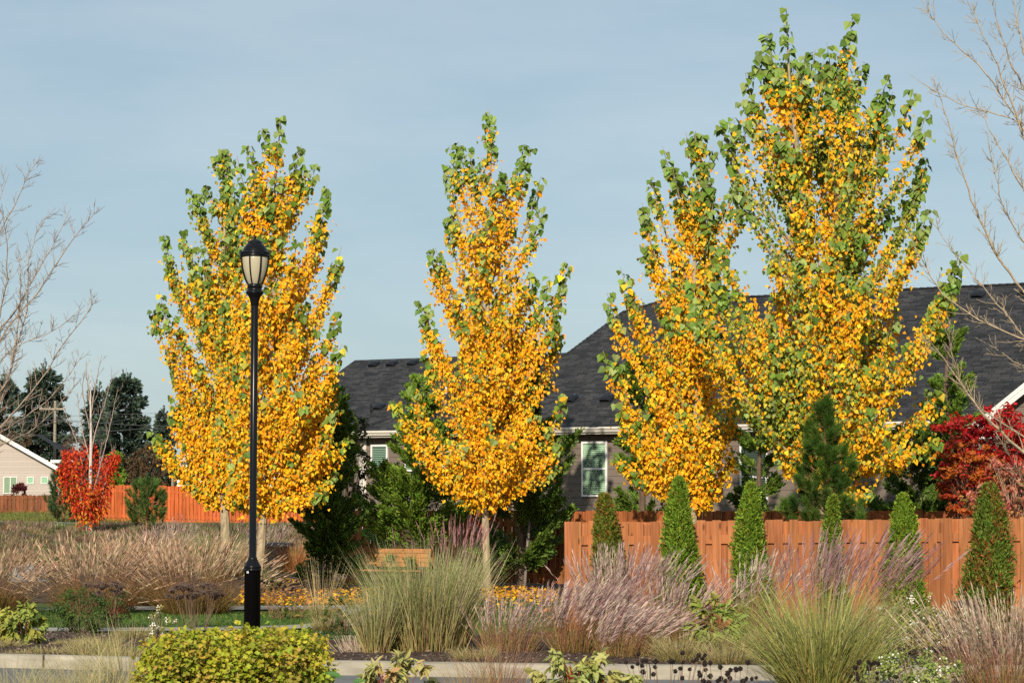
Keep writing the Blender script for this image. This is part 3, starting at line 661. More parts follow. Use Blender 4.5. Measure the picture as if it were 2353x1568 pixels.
M['globe'] = mat_col('frosted_globe', .22, .5, .25)
lamp1 = street_lamp(gpos(583.5, 32.67), 'tall black lamp post with a frosted globe in front of the left poplars')
lamp2 = copy_tree(lamp1); lamp2.location = (float((511.5 - CX) / F * 92), 92, -.05); lamp2.rotation_euler.z = 1.1
lamp2['label'] = 'distant black lamp post beside the rear left poplar trunk'

# ------------------------------------------------------------------ bench
def bench():
    c = gpos(905, 54.6); root = empty('park_bench', c, 'orange wooden slat bench with green metal legs behind the tall green grass', 'bench', None, math.radians(-24))
    Wd = (.52, .22, .075); rng = np.random.default_rng(5); L = 1.85
    def slats(name, rows):
        mb = MB()
        for (y, z, ty, tz) in rows:
            a = math.atan2(tz, ty); dy, dz = math.cos(a), math.sin(a); col = np.array(Wd) * rng.uniform(.9, 1.1)
            mb.fbox(np.array([0, y, z]), X_, np.array([0, dy, dz]), np.array([0, -dz, dy]), (-L / 2, 0, 0), (L / 2, math.hypot(ty, tz), .038), col)
        return mb.build(name, M['wood'], root)
    slats('seat', [(-.42 + i * .098, .44 - i * .008, .085, -.006) for i in range(5)])
    slats('backrest', [(.07 + i * .034, .53 + i * .108, .028, .098) for i in range(4)])
    for x in (-.7, .7):
        mb = MB(); g = (.012, .07, .045)
        for pts in ([(x, -.36, 0), (x, -.34, .41)], [(x, .12, 0), (x, .05, .42), (x, .09, .55), (x, .23, .94)], [(x, -.40, .405), (x, .08, .39)], [(x, -.42, .012), (x, .2, .012)]):
            tube(mb, pts, .026, 8, g)
        mb.build('leg', M['metal'], root)
    for x in (-.88,):
        pass
bench()

# ------------------------------------------------------------------ stone block, boulder, stake, utility poles and wires
c = gpos(640, 70); mb = MB()
root = empty('stone_pedestal', c, 'dark grey stone block with an overhanging slab top left of the dark cypress', 'stone block')
mb.box((-.34, -.3, 0), (.36, .3, .72), (.10, .09, .102)); mb.build('plinth', M['stone'], root)
mb = MB(); mb.box8([(-.5, -.42, .722), (.48, -.42, .722), (.52, .42, .722), (-.46, .42, .722), (-.47, -.4, .84), (.46, -.38, .81), (.47, .4, .82), (-.44, .38, .85)], (.15, .145, .15)); mb.build('slab', M['stone'], root)
def boulder(px, Y, r, label, col):
    c = gpos(px, Y); rng = np.random.default_rng(int(px)); mb = MB(); n1, n2 = 12, 8; v = []
    for a in np.linspace(.05, math.pi * .62, n2):
        for b in np.arange(n1) / n1 * 2 * np.pi:
            k = 1 + .12 * math.sin(3 * b + a * 4) + rng.normal(0, .05); v.append((r[0] * math.sin(a) * math.cos(b) * k, r[1] * math.sin(a) * math.sin(b) * k, r[2] * (math.cos(a) + .3) * k))
    f = [[i * n1 + j, i * n1 + (j + 1) % n1, (i + 1) * n1 + (j + 1) % n1, (i + 1) * n1 + j] for i in range(n2 - 1) for j in range(n1)] + [list(range(n1))]
    mb.add(v, f, col); o = mb.build('boulder', M['stone'], org=np.zeros(3)); o.location = tuple(c); tag(o, label, 'rock')
boulder(72, 60, (.5, .35, .33), 'grey boulder half hidden between the two left brown grass mounds', (.24, .25, .26))
boulder(52, 37.0, (.30, .22, .12), 'flat grey stone under the yellow-green dogwood by the kerb', (.25, .26, .27))
boulder(2010, 33, (.42, .25, .13), 'low blue grey rock among the grass tufts near the kerb', (.2, .21, .23))
def upole(px, Y, ztop, label, r=.14, arm=True):
    c = gpos(px, Y); root = empty('utility_pole', c, label, 'utility pole', 'wooden utility poles beyond the fences'); mb = MB(); tube(mb, [(0, 0, -.3), (0, 0, ztop - c[2])], [r, r * .75], 10, (.34, .29, .22)); mb.build('pole', M['bark'], root)
    if arm:
        mb = MB(); mb.box((-1.25, -.2, ztop - c[2] - .75), (.9, -.12, ztop - c[2] - .60), (.36, .31, .24)); mb.build('crossarm', M['bark'], root)
        for x in (-1.1, -.4, .75): mb = MB(); lathe(mb, [(0, .0), (.05, 0), (.05, .05), (.03, .07), (.05, .1), (0, .14)], 8, (.5, .5, .52), (x, -.16)); o = mb.build('insulator', M['plain'], root); o.location.z = ztop - c[2] - .60
    return c
PZ = [at(127.5, 920, 185.0)[2]]
upole(127.5, 185.0, PZ[0], 'tall weathered utility pole in front of the dark firs at left')
upole(399, 185.0, at(399, 1045, 185)[2], 'shorter utility pole beside the pale house behind the orange fence', .12, False)
for i, (pts, lab) in enumerate((
    ([(-60, 976), (20, 970), (127, 956), (260, 952), (560, 941)], 'topmost thin utility wire crossing left behind the bare tree'),
    ([(-60, 976), (127, 964), (220, 974), (330, 957), (560, 962)], 'second highest utility wire, crossing in front of the firs'),
    ([(-60, 980), (127, 963), (300, 976), (560, 983)], 'thicker utility cable below the two thin wires'),
    ([(-60, 1003), (127, 999), (330, 984), (560, 983)], 'lowest utility cable above the beige house roof'))):
    mb = MB(); P = np.array([at(x, y, 184.7 - i * .15) for x, y in pts]); t = np.linspace(0, len(P) - 1, 24); P = np.column_stack([np.interp(t, range(len(P)), P[:, k]) for k in range(3)])
    tube(mb, P, .012 if i < 2 else .018, 4, (.10, .10, .11)); tag(mb.build('utility_wire', M['plain'], org=P[0]), lab, 'wire', 'utility wires behind the left fences')

rng = np.random.default_rng(12); mb = MB()
for poly, n in (([(-9, 30.3), (-2.2, 28.4), (3, 27.5), (7.5, 27.6), (7.5, 34), (-9, 36)], 9000), ([(-6, 47.6), (3, 50), (3, 57), (-6, 60)], 2500)):
    p = scatter(rng, n, poly); pos = np.column_stack([p, np.where(p[:, 1] < 40, .056, .014 + terrain(p[:, 0], p[:, 1])) + rng.uniform(0, .03, n)]); az = rng.uniform(0, 6.28, n)
    leaves(mb, pos, np.column_stack([np.cos(az), np.sin(az), rng.normal(0, .3, n)]), nrm(np.array([[0, 0, 1.]]) + rng.normal(0, .5, (n, 3))), rng.uniform(.03, .09, n), rng.uniform(.012, .03, n), pick(rng, [(.10, .062, .045), (.16, .11, .08), (.26, .20, .15), (.07, .04, .03)], n, .2), 'kite')
tag(mb.build('bark_chips', M['plain']), 'loose brown bark chips on the planting beds', 'bark mulch', kind='stuff')

# ================================================================== trees
PAL_Y = [(.94, .51, .012), (.93, .45, .011), (.95, .57, .022), (.92, .39, .010), (.94, .49, .011), (.86, .31, .009)]
PAL_YG = [(.48, .42, .035), (.38, .36, .03), (.60, .45, .03)]
PAL_G = [(.155, .245, .026), (.21, .30, .055), (.115, .19, .021), (.28, .36, .10), (.16, .23, .04)]
PAL_DG = [(.10, .19, .026), (.13, .22, .036), (.075, .15, .022), (.16, .23, .055)]

def bez(p0, p1, p2, n):
    t = np.linspace(0, 1, n)[:, None]; return (1 - t) ** 2 * p0 + 2 * t * (1 - t) * p1 + t ** 2 * p2

def poplar(label, px, Y, left, right, tips, leaders, seed, n_in=90, r0=.10, crown_base=None, green=.15, big=.185, small=.080, dens=1.0, lean=0.0, zgreen=None, tipfrac=.3, fork=None, blobs=()):
    rng = np.random.default_rng(seed); g = gpos(px, Y); s = F / Y
    def tz(py): return H + (HOR - py) / s - g[2]
    def tx(x): return (x - px) / s
    lz = np.array([(tz(y), -tx(x)) for x, y in left][::-1]); rz = np.array([(tz(y), tx(x)) for x, y in right][::-1])
    zlo = min(lz[0, 0], rz[0, 0]); ztop = max(tz(y) for x, y in leaders)
    root = empty('poplar_tree', g, label, 'tree', 'yellowing poplar trees')
    wood, lf = MB(), MB(); BK = np.array((.44, .345, .215))
    def rad(z, az):
        a = np.interp(z, lz[:, 0], lz[:, 1]); b = np.interp(z, rz[:, 0], rz[:, 1]); m = (a + b) / 2; c = math.cos(az)
        return max(.12, (b if c > 0 else a) * abs(c) + m * (1 - abs(c)))
    L0 = np.array([0, 0, 0.]); lead = []
    for (x, y) in leaders:
        zt = tz(y); zf = tz(fork) if fork else 0.
        t = np.linspace(0, 1, 26); z = t * zt; k = np.clip((z - zf) / max(zt - zf, .1), 0, 1) if len(leaders) > 1 else t
        xx = tx(x) * k ** .75 + np.sin(z * 1.3 + seed) * .035; yy = np.cos(z * 1.1 + seed) * .04 + (rng.normal(0, .25) * k if len(leaders) > 1 else 0)
        pts = np.column_stack([xx - (np.sin(seed) * .035 if 1 else 0), yy, z]); lead.append(pts)
        rr = r0 * (1 - t) ** .85 + .006; rr[0] *= 1.25; tube(wood, pts, rr, 9, BK)
    def stem_at(z, x=0.):
        best = min(lead, key=lambda P: abs(np.interp(z, P[:, 2], P[:, 0]) - x) + (0 if z < P[-1, 2] else 5))
        return np.array([np.interp(z, best[:, 2], best[:, 0]), np.interp(z, best[:, 2], best[:, 1]), z])
    jobs = []
    for (x, y) in tips:
        ty = rng.normal(0, .22) * abs(tx(x)); jobs.append((np.array([tx(x), ty, tz(y)]), 1))
    zz = np.linspace(zlo, ztop * .985, 200); ww = np.array([(np.interp(q, lz[:, 0], lz[:, 1]) + np.interp(q, rz[:, 0], rz[:, 1])) ** 1.0 for q in zz]); ww = ww * (1 - .5 * np.clip((zz - zlo) / (ztop - zlo), 0, 1)); ww /= ww.sum()
    for i in range(n_in):
        z = rng.choice(zz, p=ww); az = rng.uniform(0, 2 * np.pi); r = rad(z, az) * (rng.uniform(.10, .98) ** .62) * (.92 - .24 * np.clip((z - zlo) / (ztop - zlo) * 1.6 - .3, 0, 1))
        jobs.append((np.array([r * math.cos(az), r * math.sin(az), z + rng.normal(0, .1)]) + np.array([stem_at(z)[0] * .35 if len(leaders) == 1 else 0, 0, 0]), 0))
    bigP, bigD, smP, smC, twP, twQ = [], [], [], [], [], []
    cb = tz(crown_base) if crown_base else zlo
    for tip, ex in jobs:
        st0 = stem_at(max(tip[2] - .5, 0), tip[0]); r = np.linalg.norm(tip[:2] - st0[:2])
        hq = np.clip((tip[2] - zlo) / (ztop - zlo), 0, 1); zb = max(cb + rng.uniform(-.12, .25), tip[2] - max(.6, r * rng.uniform(1.0, 1.5) * (1 + .9 * hq))); zb = min(zb, tip[2] - .1)
        b = stem_at(zb, tip[0]); mid = b + (tip - b) * np.array([.74, .74, .40])
        n = 9; P = bez(b, mid, tip, n); Ln = np.sum(np.linalg.norm(np.diff(P, axis=0), axis=1))
        rb = .006 + .010 * min(Ln, 3.0) * rng.uniform(.7, 1.1); tube(wood, P, np.linspace(rb, .004, n), 5, BK * rng.uniform(.65, .95))
        def along(t): return np.column_stack([np.interp(t, np.linspace(0, 1, n), P[:, k]) for k in range(3)])
        big_j = ex or rng.uniform() < 1.5 * (hq - .45); sh = min((rng.uniform(.5, .95) if big_j else rng.uniform(.1, .5)) * (.75 + .6 * hq), Ln * .72) / Ln
        # long shoot with large leaves
        nb = int(sh * Ln / (.036 if big_j else .05)) + (4 if ex else 0); t = 1 - rng.uniform(0, sh, nb) ** 1.0
        if nb: bigP.append(along(t)); bigD.append(np.repeat(nrm(P[-1] - P[-3])[None], nb, 0))
        # short spurs with small leaves
        ns = int(Ln * 150 * dens * rng.uniform(.35, 1.5) * (1 - .72 * max(0, hq - .25))); t = rng.uniform(.10, 1 - sh * .75, ns) ** .9
        q = along(t); ofs = rdir(rng, ns) * (np.abs(rng.normal(0, .14, ns)) + .03)[:, None] * np.array([1, 1, .9]); smP.append(q + ofs)
        m = ns // 4; twP.append(q[:m]); twQ.append(q[:m] + ofs[:m] * 1.0)
    for pts in lead:
        zt = pts[-1, 2]; nb = 26; z = zt - rng.uniform(0, 1.0, nb) ** 1.1; bigP.append(np.column_stack([np.interp(z, pts[:, 2], pts[:, k]) for k in range(3)])); bigD.append(np.tile([[0, 0, 1.]], (nb, 1)))
    sticks(wood, np.concatenate(twP), np.concatenate(twQ), .0035, .0025, BK * .55)
    # small leaves hang on short stalks
    q = np.concatenate(smP); n = len(q); hh = np.clip((q[:, 2] - zlo) / (ztop - zlo), 0, 1)
    gp = green * (.45 + 1.2 * hh); u = rng.uniform(0, 1, n); col = pick(rng, PAL_Y, n, .10)
    ci = np.sin(q[:, 0] * 2.3 + seed) * np.sin(q[:, 2] * 1.7 + seed * 2) * np.sin(q[:, 1] * 2.1 + 1)     # green runs in clumps of neighbouring spurs
    gp = np.clip(gp * (1 + 1.6 * ci), 0, 1)
    for bx, by, br_ in blobs: gp = np.maximum(gp, .85 * np.exp(-(((px + q[:, 0] * s - bx) ** 2 + (HOR - (q[:, 2] + g[2] - H) * s - by) ** 2) / br_ ** 2) ** 2))
    k = u < gp; col[k] = pick(rng, PAL_G + PAL_YG, int(k.sum()), .14); k2 = (u >= gp) & (u < gp + .09); col[k2] = pick(rng, PAL_YG, int(k2.sum()))
    az = rng.uniform(0, 2 * np.pi, n); nor = nrm(np.column_stack([np.cos(az), np.sin(az) - .35, rng.normal(.25, .45, n)]) + np.array([[-.2, -1.05, .45]]))
    tipd = nrm(np.column_stack([rng.normal(0, .45, n), rng.normal(0, .45, n), -np.ones(n) + rng.normal(0, .35, n)])); ln_ = small * rng.uniform(.7, 1.35, n)
    leaves(lf, q, tipd, nor, ln_, ln_ * rng.uniform(.75, 1.0, n), col)
    # large shoot leaves
    q = np.concatenate(bigP); d = np.concatenate(bigD); n = len(q); out = nrm(rdir(rng, n) * np.array([1, 1, .25])); out = nrm(out - d * np.sum(out * d, 1, keepdims=True))
    st = rng.uniform(.04, .09, n)[:, None]; q2 = q + out * st
    hh = np.clip((q[:, 2] - zlo) / (ztop - zlo), 0, 1); col = pick(rng, PAL_G, n, .12); u = rng.uniform(0, 1, n); k = u < .16 - .08 * hh; col[k] = pick(rng, PAL_DG, int(k.sum())); k = u > .66 + .30 * hh + .4 * green; col[k] = pick(rng, PAL_YG, int(k.sum())); k = u > .84 + .13 * hh + .3 * green; col[k] = pick(rng, PAL_Y, int(k.sum()))
    tipd = nrm(out * .6 + np.array([[0, 0, -.95]]) + rng.normal(0, .25, (n, 3))); nor = nrm(out * .6 + np.array([[-.12, -.8, .5]]) + rng.normal(0, .4, (n, 3))); ln_ = big * rng.uniform(.65, 1.12, n)
    leaves(lf, q2, tipd, nor, ln_, ln_ * rng.uniform(.85, 1.05, n), col); sticks(wood, q, q2, .003, .002, (.35, .33, .10))
    wood.build('trunk', M['bark'], root); lf.build('crown', M['leaf'], root)
    return root

poplar('tall yellow poplar right behind the near lamp post, green leafed only at its shoot tips', 590, 51.0,
  [(630, 262), (585, 310), (560, 340), (535, 420), (505, 520), (490, 640), (478, 760), (470, 880), (468, 1000), (478, 1080), (520, 1140), (570, 1172)],
  [(642, 262), (665, 300), (697, 335), (722, 385), (748, 430), (745, 500), (735, 580), (745, 640), (770, 720), (760, 790), (770, 880), (778, 960), (790, 1010), (775, 1080), (740, 1130), (640, 1172)],
  [(690, 330), (718, 372), (747, 420), (752, 452), (740, 520), (783, 562), (770, 600), (778, 712), (700, 690), (788, 792), (755, 850), (778, 880), (768, 945), (800, 1005), (778, 1085), (758, 1130), (598, 290), (565, 325), (540, 352), (530, 420)],
  [(636, 262)], 31, n_in=135, r0=.10, crown_base=1172, green=.09, dens=1.0, small=.080)
poplar('rear left poplar with a thicker trunk and a dark green upper left side', 522, 62.0,
  [(505, 338), (488, 350), (470, 410), (432, 430), (425, 500), (385, 545), (380, 640), (376, 690), (365, 740), (390, 830), (392, 900), (398, 950), (380, 1000), (392, 1060), (430, 1110), (480, 1160)],
  [(512, 338), (540, 400), (580, 500), (600, 650), (610, 800), (610, 950), (600, 1060), (560, 1160)],
  [(508, 336), (490, 352), (432, 425), (448, 440), (470, 420), (380, 542), (405, 520), (378, 600), (374, 675), (352, 716), (392, 795), (400, 850), (390, 905), (346, 985), (362, 1000), (388, 1050), (430, 1090), (395, 945)],
  [(512, 338)], 32, n_in=120, r0=.135, crown_base=1165, green=.22, dens=1.05, blobs=((425, 470, 75), (395, 600, 60), (480, 400, 50)), big=.21, small=.092)
poplar('slim yellow poplar standing alone in the middle with its whole trunk in view', 1118, 52.8,
  [(1115, 245), (1085, 330), (1022, 330), (1040, 400), (1060, 430), (1030, 480), (1045, 560), (985, 580), (1010, 640), (960, 700), (985, 790), (945, 880), (905, 925), (925, 960), (960, 1040), (980, 1090), (1030, 1130), (1090, 1168)],
  [(1150, 245), (1160, 310), (1215, 330), (1225, 390), (1240, 430), (1235, 520), (1230, 600), (1290, 620), (1270, 700), (1285, 770), (1250, 830), (1290, 920), (1280, 1000), (1285, 1060), (1240, 1110), (1150, 1168)],
  [(1030, 326), (1052, 322), (1024, 370), (1205, 325), (1218, 340), (1243, 398), (1250, 470), (1030, 465), (1022, 490), (984, 572), (1000, 570), (1302, 602), (1228, 625), (1262, 640), (960, 688), (975, 700), (1288, 705), (970, 795), (1288, 760), (905, 920), (945, 880), (1298, 905), (1290, 1010), (1290, 1055), (965, 1045), (1240, 680), (1255, 980)],
  [(1128, 242)], 33, n_in=118, r0=.088, crown_base=1172, green=.06, dens=.86, small=.080)
poplar('golden poplar right of the double hung window, its base hidden by the near fence', 1592, 49.0,
  [(1590, 298), (1525, 335), (1500, 400), (1485, 460), (1490, 540), (1510, 600), (1480, 650), (1450, 720), (1430, 800), (1420, 860), (1425, 940), (1450, 1010), (1455, 1080), (1490, 1125), (1560, 1160)],
  [(1610, 298), (1640, 340), (1665, 400), (1690, 430), (1700, 500), (1715, 600), (1725, 700), (1735, 800), (1730, 900), (1720, 1000), (1715, 1080), (1690, 1120), (1620, 1160)],
  [(1578, 298), (1600, 296), (1618, 300), (1640, 340), (1525, 330), (1497, 402), (1476, 462), (1480, 490), (1482, 560), (1425, 615), (1395, 668), (1440, 640), (1385, 805), (1410, 815), (1418, 925), (1455, 960), (1405, 1045), (1450, 1080), (1700, 400), (1715, 440)],
  [(1603, 296)], 34, n_in=128, r0=.10, crown_base=1165, green=.15, dens=1.0, big=.19)
poplar('biggest poplar at right with two leaders and mostly green upper leaves', 1880, 45.5,
  [(1800, 20), (1765, 85), (1735, 150), (1715, 230), (1690, 290), (1700, 350), (1735, 420), (1725, 500), (1690, 570), (1640, 640), (1620, 720), (1660, 800), (1720, 880), (1745, 960), (1765, 1040), (1800, 1110)],
  [(1975, 20), (1995, 90), (2045, 165), (2085, 215), (2125, 270), (2140, 350), (2120, 450), (2100, 540), (2130, 600), (2160, 640), (2120, 700), (2140, 790), (2120, 850), (2155, 900), (2130, 960), (2145, 1030), (2100, 1090), (1960, 1115)],
  [(1770, 60), (1760, 100), (1722, 150), (1745, 120), (1705, 232), (1655, 270), (1672, 300), (1690, 262), (1880, 105), (1905, 90), (2000, 122), (2050, 160), (2062, 200), (2100, 205), (2130, 255), (2145, 352), (2135, 372), (2132, 480), (2118, 520), (2202, 580), (2190, 605), (2165, 650), (1650, 560), (1580, 655), (1600, 690), (1625, 600), (1690, 420), (2180, 890), (2150, 1010), (2150, 700), (1640, 740), (1670, 800)],
  [(1806, 12), (1968, 15)], 35, n_in=215, r0=.13, crown_base=1110, green=.40, dens=.86, blobs=((1765, 960, 95), (1800, 850, 60), (1650, 720, 75), (1700, 580, 70), (1960, 620, 60), (2060, 480, 60)), big=.20, small=.082, fork=800)

# ------------------------------------------------------------------ conifers
def spray_conifer(name, label, px, Y, ytop, width, seed, pal, nb=120, k=70, asc=.55, sl=.15, sw=.045, ybase=None, group=None, shape=1.0, bare=.05, cat='tree', gap=0, lean=0):
    """feathery cypress or fir: ascending or drooping branches clothed in flat sprays"""
    rng = np.random.default_rng(seed); g = gpos(px, Y); s = F / Y; Ht = H + (HOR - ytop) / s - g[2]; Rm = width / 2 / s
    root = empty(name, g, label, cat, group); wd, lf = MB(), MB()
    z = np.linspace(0, Ht, 14); tube(wd, np.column_stack([np.sin(z * .9 + seed) * .03 * Ht / 4 + lean * z, np.cos(z + seed) * .03 * Ht / 4, z]), np.linspace(.022 * Ht, .006, 14), 7, (.16, .11, .075))
    P, D, T = [], [], []
    for i in range(nb):
        h = rng.uniform(0, 1) ** 1.05 * (.98 - bare) + bare; h = round(h * 17) / 17 + rng.normal(0, .006) if name == 'fir_tree' else h; h = min(max(h, .02), .98); zb = h * Ht; r = Rm * ((1 - h) ** shape * 1.0 + .06) * rng.uniform(.62, 1.15) * (1.25 if rng.uniform() < .12 else 1)
        if h < .10: r *= .85
        az = rng.uniform(0, 2 * np.pi); o = np.array([math.cos(az), math.sin(az), 0]); a = asc * rng.uniform(.6, 1.3) * (1 if name == 'fir_tree' else min(1, .1 + h * 4))
        b = np.array([math.sin(zb * .9 + seed) * .03 * Ht / 4 + lean * zb, 0, zb]); tip = b + o * r + ZZ * r * a; mid = b + o * r * .55 + ZZ * r * a * .35
        Pb = bez(b, mid, tip, 7); tube(wd, Pb, np.linspace(.008 + .006 * r, .003, 7), 4, (.17, .12, .08))
        m = max(12, int(2.6 * k * (.35 + r / Rm))); t = rng.uniform(.22, 1.0, m) ** .75
        q = np.column_stack([np.interp(t, np.linspace(0, 1, 7), Pb[:, c]) for c in range(3)]); d = nrm(tip - mid)
        off = rdir(rng, m) * np.array([1, 1, .55]) * (.30 * r * (1 - t * .75) * rng.uniform(0, 1, m))[:, None]; q = q + off
        P.append(q); D.append(nrm(d[None] + off / max(r, .1) * 2.2 + rng.normal(0, .33, (m, 3)))); T.append(t)
    m = 40; zt = Ht - rng.uniform(0, .25, m) * Ht * .5; P.append(np.column_stack([np.sin(zt * .9 + seed) * .03 * Ht / 4 + lean * zt, zt * 0, zt]) + rng.normal(0, .03 * Rm * 2, (m, 3))); D.append(nrm(np.array([[0, 0, 1.]]) + rng.normal(0, .35, (m, 3)))); T.append(np.ones(m))
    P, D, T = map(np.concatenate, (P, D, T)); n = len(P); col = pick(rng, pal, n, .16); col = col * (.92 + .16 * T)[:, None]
    L = sl * rng.uniform(.6, 1.35, n); leaves(lf, P, D, rdir(rng, n) * .8 + np.array([[-.15, -.6, .5]]), L, sw * rng.uniform(.7, 1.3, n), col, 'spray')
    wd.build('trunk', M['bark'], root); lf.build('crown', M['leaf'], root); return root

PAL_CY = [(.11, .185, .024), (.145, .23, .03), (.085, .15, .02), (.17, .25, .04)]
PAL_CL = [(.15, .26, .028), (.20, .31, .036), (.115, .205, .024), (.23, .31, .05)]
PAL_CD = [(.06, .115, .018), (.08, .14, .022), (.10, .165, .028)]
CG = 'feathery cypresses along the back fence'
spray_conifer('cypress_tree', 'very dark green cypress right of the near lamp post, broad down to the ground', 752, 54.5, 890, 165, 41, PAL_CD + PAL_CY, 170, 80, .7, group=CG, shape=.42)
spray_conifer('cypress_tree', 'bright green feathery cypress behind the bench, in front of the house corner', 960, 55.6, 865, 290, 42, PAL_CL, 130, 95, .62, group=CG, shape=.95)
spray_conifer('cypress_tree', 'broad dark cypress just right of the lone middle poplar trunk', 1196, 54.6, 790, 240, 43, PAL_CD + PAL_CY, 150, 100, .75, group=CG, shape=.62)
spray_conifer('cypress_tree', 'tall narrow cypress against the wall right of the double hung window', 1470, 56.0, 800, 150, 44, PAL_CY, 120, 80, .7, group=CG, shape=.5)
spray_conifer('cypress_tree', 'tall open cypress rising beside the gable wing at right', 2178, 54.5, 690, 190, 45, PAL_CY + PAL_CL[:1], 130, 80, .6, group=CG, shape=.75)
spray_conifer('cypress_tree', 'low bushy dark cypress under the right edge of the biggest poplar', 2092, 53.5, 985, 230, 46, PAL_CD + PAL_CY[:2], 110, 90, .5, group=CG, shape=.5)
spray_conifer('cypress_tree', 'thin cypress mostly hidden between the two right poplars', 1745, 55.0, 850, 150, 47, PAL_CY, 90, 70, .6, group=CG, shape=.7)
PAL_FIR = [(.055, .085, .062), (.075, .108, .072), (.043, .07, .054), (.088, .115, .072)]  # greens lightened and blued, so distance haze is put into the leaf colour
FG = 'tall dark firs far behind the left houses'
for px, Y, yt, wd, sd, lab, sh, kk in ((98, 265, 846, 185, 51, 'broad tall dark fir behind the utility pole', .5, 60), (8, 270, 868, 130, 52, 'dark fir cut off by the left edge of the view', .5, 50), (288, 255, 864, 135, 53, 'pointed tall fir just left of the rear left poplar', .5, 60),
  (226, 285, 890, 100, 54, 'thin ragged fir behind the red leafed tree', .6, 40), (376, 300, 944, 80, 55, 'smaller distant fir close to the left poplar foliage', .8, 40), (716, 150, 905, 60, 56, 'distant fir top showing beside the rear house roof', .8, 30)):
    spray_conifer('fir_tree', lab, px, Y, yt, wd, sd, PAL_FIR, 200, kk * .8, -.22 if sd != 53 else .05, .75, .26, group=FG, shape=sh)
spray_conifer('cypress_tree', 'slim pointed green cypress behind the right side of the red leafed tree', 268, 122, 1050, 42, 57, PAL_CL, 60, 40, 1.2, .3, .1, group=CG, shape=.45)

def arborvitae(label, px, Y, ytop, width, seed, pal, rust=0.0, sharp=.6):
    rng = np.random.default_rng(seed); g = gpos(px, Y); s = F / Y; Ht = H + (HOR - ytop) / s; Rm = width / 2 / s
    root = empty('arborvitae', g, label, 'shrub', 'columnar arborvitae along the near fence'); n = 13000
    h = rng.uniform(0, 1, n) ** 1.25; az = rng.uniform(0, 2 * np.pi, n); prof = np.minimum((1 - h) ** sharp, 1) * (.80 + .2 * np.minimum(h / .15, 1)) * 1.02 + .015
    prof = prof * (1 + .13 * np.sin(az * 3 + h * 9 + seed) + .11 * np.sin(az * 7 - h * 23 + seed * 2) + .08 * np.sin(az * 11 + h * 41)) * np.where(rng.uniform(0, 1, n) < .06, 1.2, 1)
    r = Rm * prof * rng.uniform(.25, 1, n) ** .30
    r = r * np.where((np.sin(az * 5 + seed) * np.sin(h * 31 + az * 2)) > .55, .78, 1); P = np.column_stack([r * np.cos(az), r * np.sin(az), .05 + h * Ht * .97]); o = np.column_stack([np.cos(az), np.sin(az), np.zeros(n)])
    D = nrm(o * rng.uniform(.15, .9, n)[:, None] + np.array([[0, 0, 1.]]) * rng.uniform(.45, 1.2, n)[:, None] + rng.normal(0, .35, (n, 3))); col = pick(rng, pal, n, .17)
    if rust:
        k = (np.sin(P[:, 0] * 9 + seed) * np.sin(P[:, 2] * 4.3) * np.sin(P[:, 1] * 8) > -.05) & (rng.uniform(0, 1, n) < rust * .62); col[k] = pick(rng, [(.30, .12, .03), (.24, .10, .02), (.20, .14, .03)], int(k.sum()), .15)
    P[:, 0] += rng.normal(0, .035) * P[:, 2] + .03 * np.sin(P[:, 2] * 2.6 + seed)
    for e in range(7):      # loose leading shoots
        m = 26; a_ = rng.uniform(0, 6.28); r_ = Rm * rng.uniform(.05, .45); zt = Ht * (1 - r_ / Rm * .5) * rng.uniform(.93, 1.03); j_ = rng.integers(0, n, m); P[j_] = np.column_stack([r_ * math.cos(a_) + rng.normal(0, .016, m), r_ * math.sin(a_) + rng.normal(0, .016, m), zt - rng.uniform(0, .24, m)]); D[j_] = nrm(np.array([[0, 0, 1.]]) + rng.normal(0, .35, (m, 3)))
    mb = MB(); leaves(mb, P, D, nrm(o + rng.normal(0, .6, (n, 3))), rng.uniform(.05, .10, n), rng.uniform(.020, .038, n), col, 'spray'); mb.build('foliage', M['needle'], root)
    mb = MB(); tube(mb, [(0, 0, -.05), (.01, 0, Ht * .5), (0, .01, Ht * .93)], [.04, .025, .006], 6, (.2, .13, .08)); mb.build('trunk', M['bark'], root); return root
PAL_AV = [(.15, .25, .020), (.20, .30, .026), (.10, .185, .018), (.25, .34, .036)]
PAL_AB = [(.15, .185, .022), (.19, .205, .028), (.11, .145, .018)]
arborvitae('leftmost arborvitae, olive green and rounded, near the fence end post', 1392, 36.1, 1137, 78, 61, PAL_AB, .35, .42)
arborvitae('tall deep green arborvitae, second from the fence end post', 1553, 36.1, 1098, 100, 62, PAL_AV, .05, .55)
arborvitae('broad bright green arborvitae behind the leaning plumes, third along the fence', 1718, 36.1, 1112, 92, 63, PAL_AV, .08, .5)
arborvitae('shortest light green arborvitae in front of the pine', 1907, 36.1, 1142, 64, 64, PAL_AB + PAL_AV, .0, .62)
arborvitae('arborvitae with a thin pointed top right of the pine', 2080, 36.1, 1138, 102, 65, PAL_AV, .22, .55)
arborvitae('rust flecked arborvitae closest to the right edge below the red maple', 2266, 36.1, 1112, 122, 66, PAL_AB + PAL_CY, .75, .48)

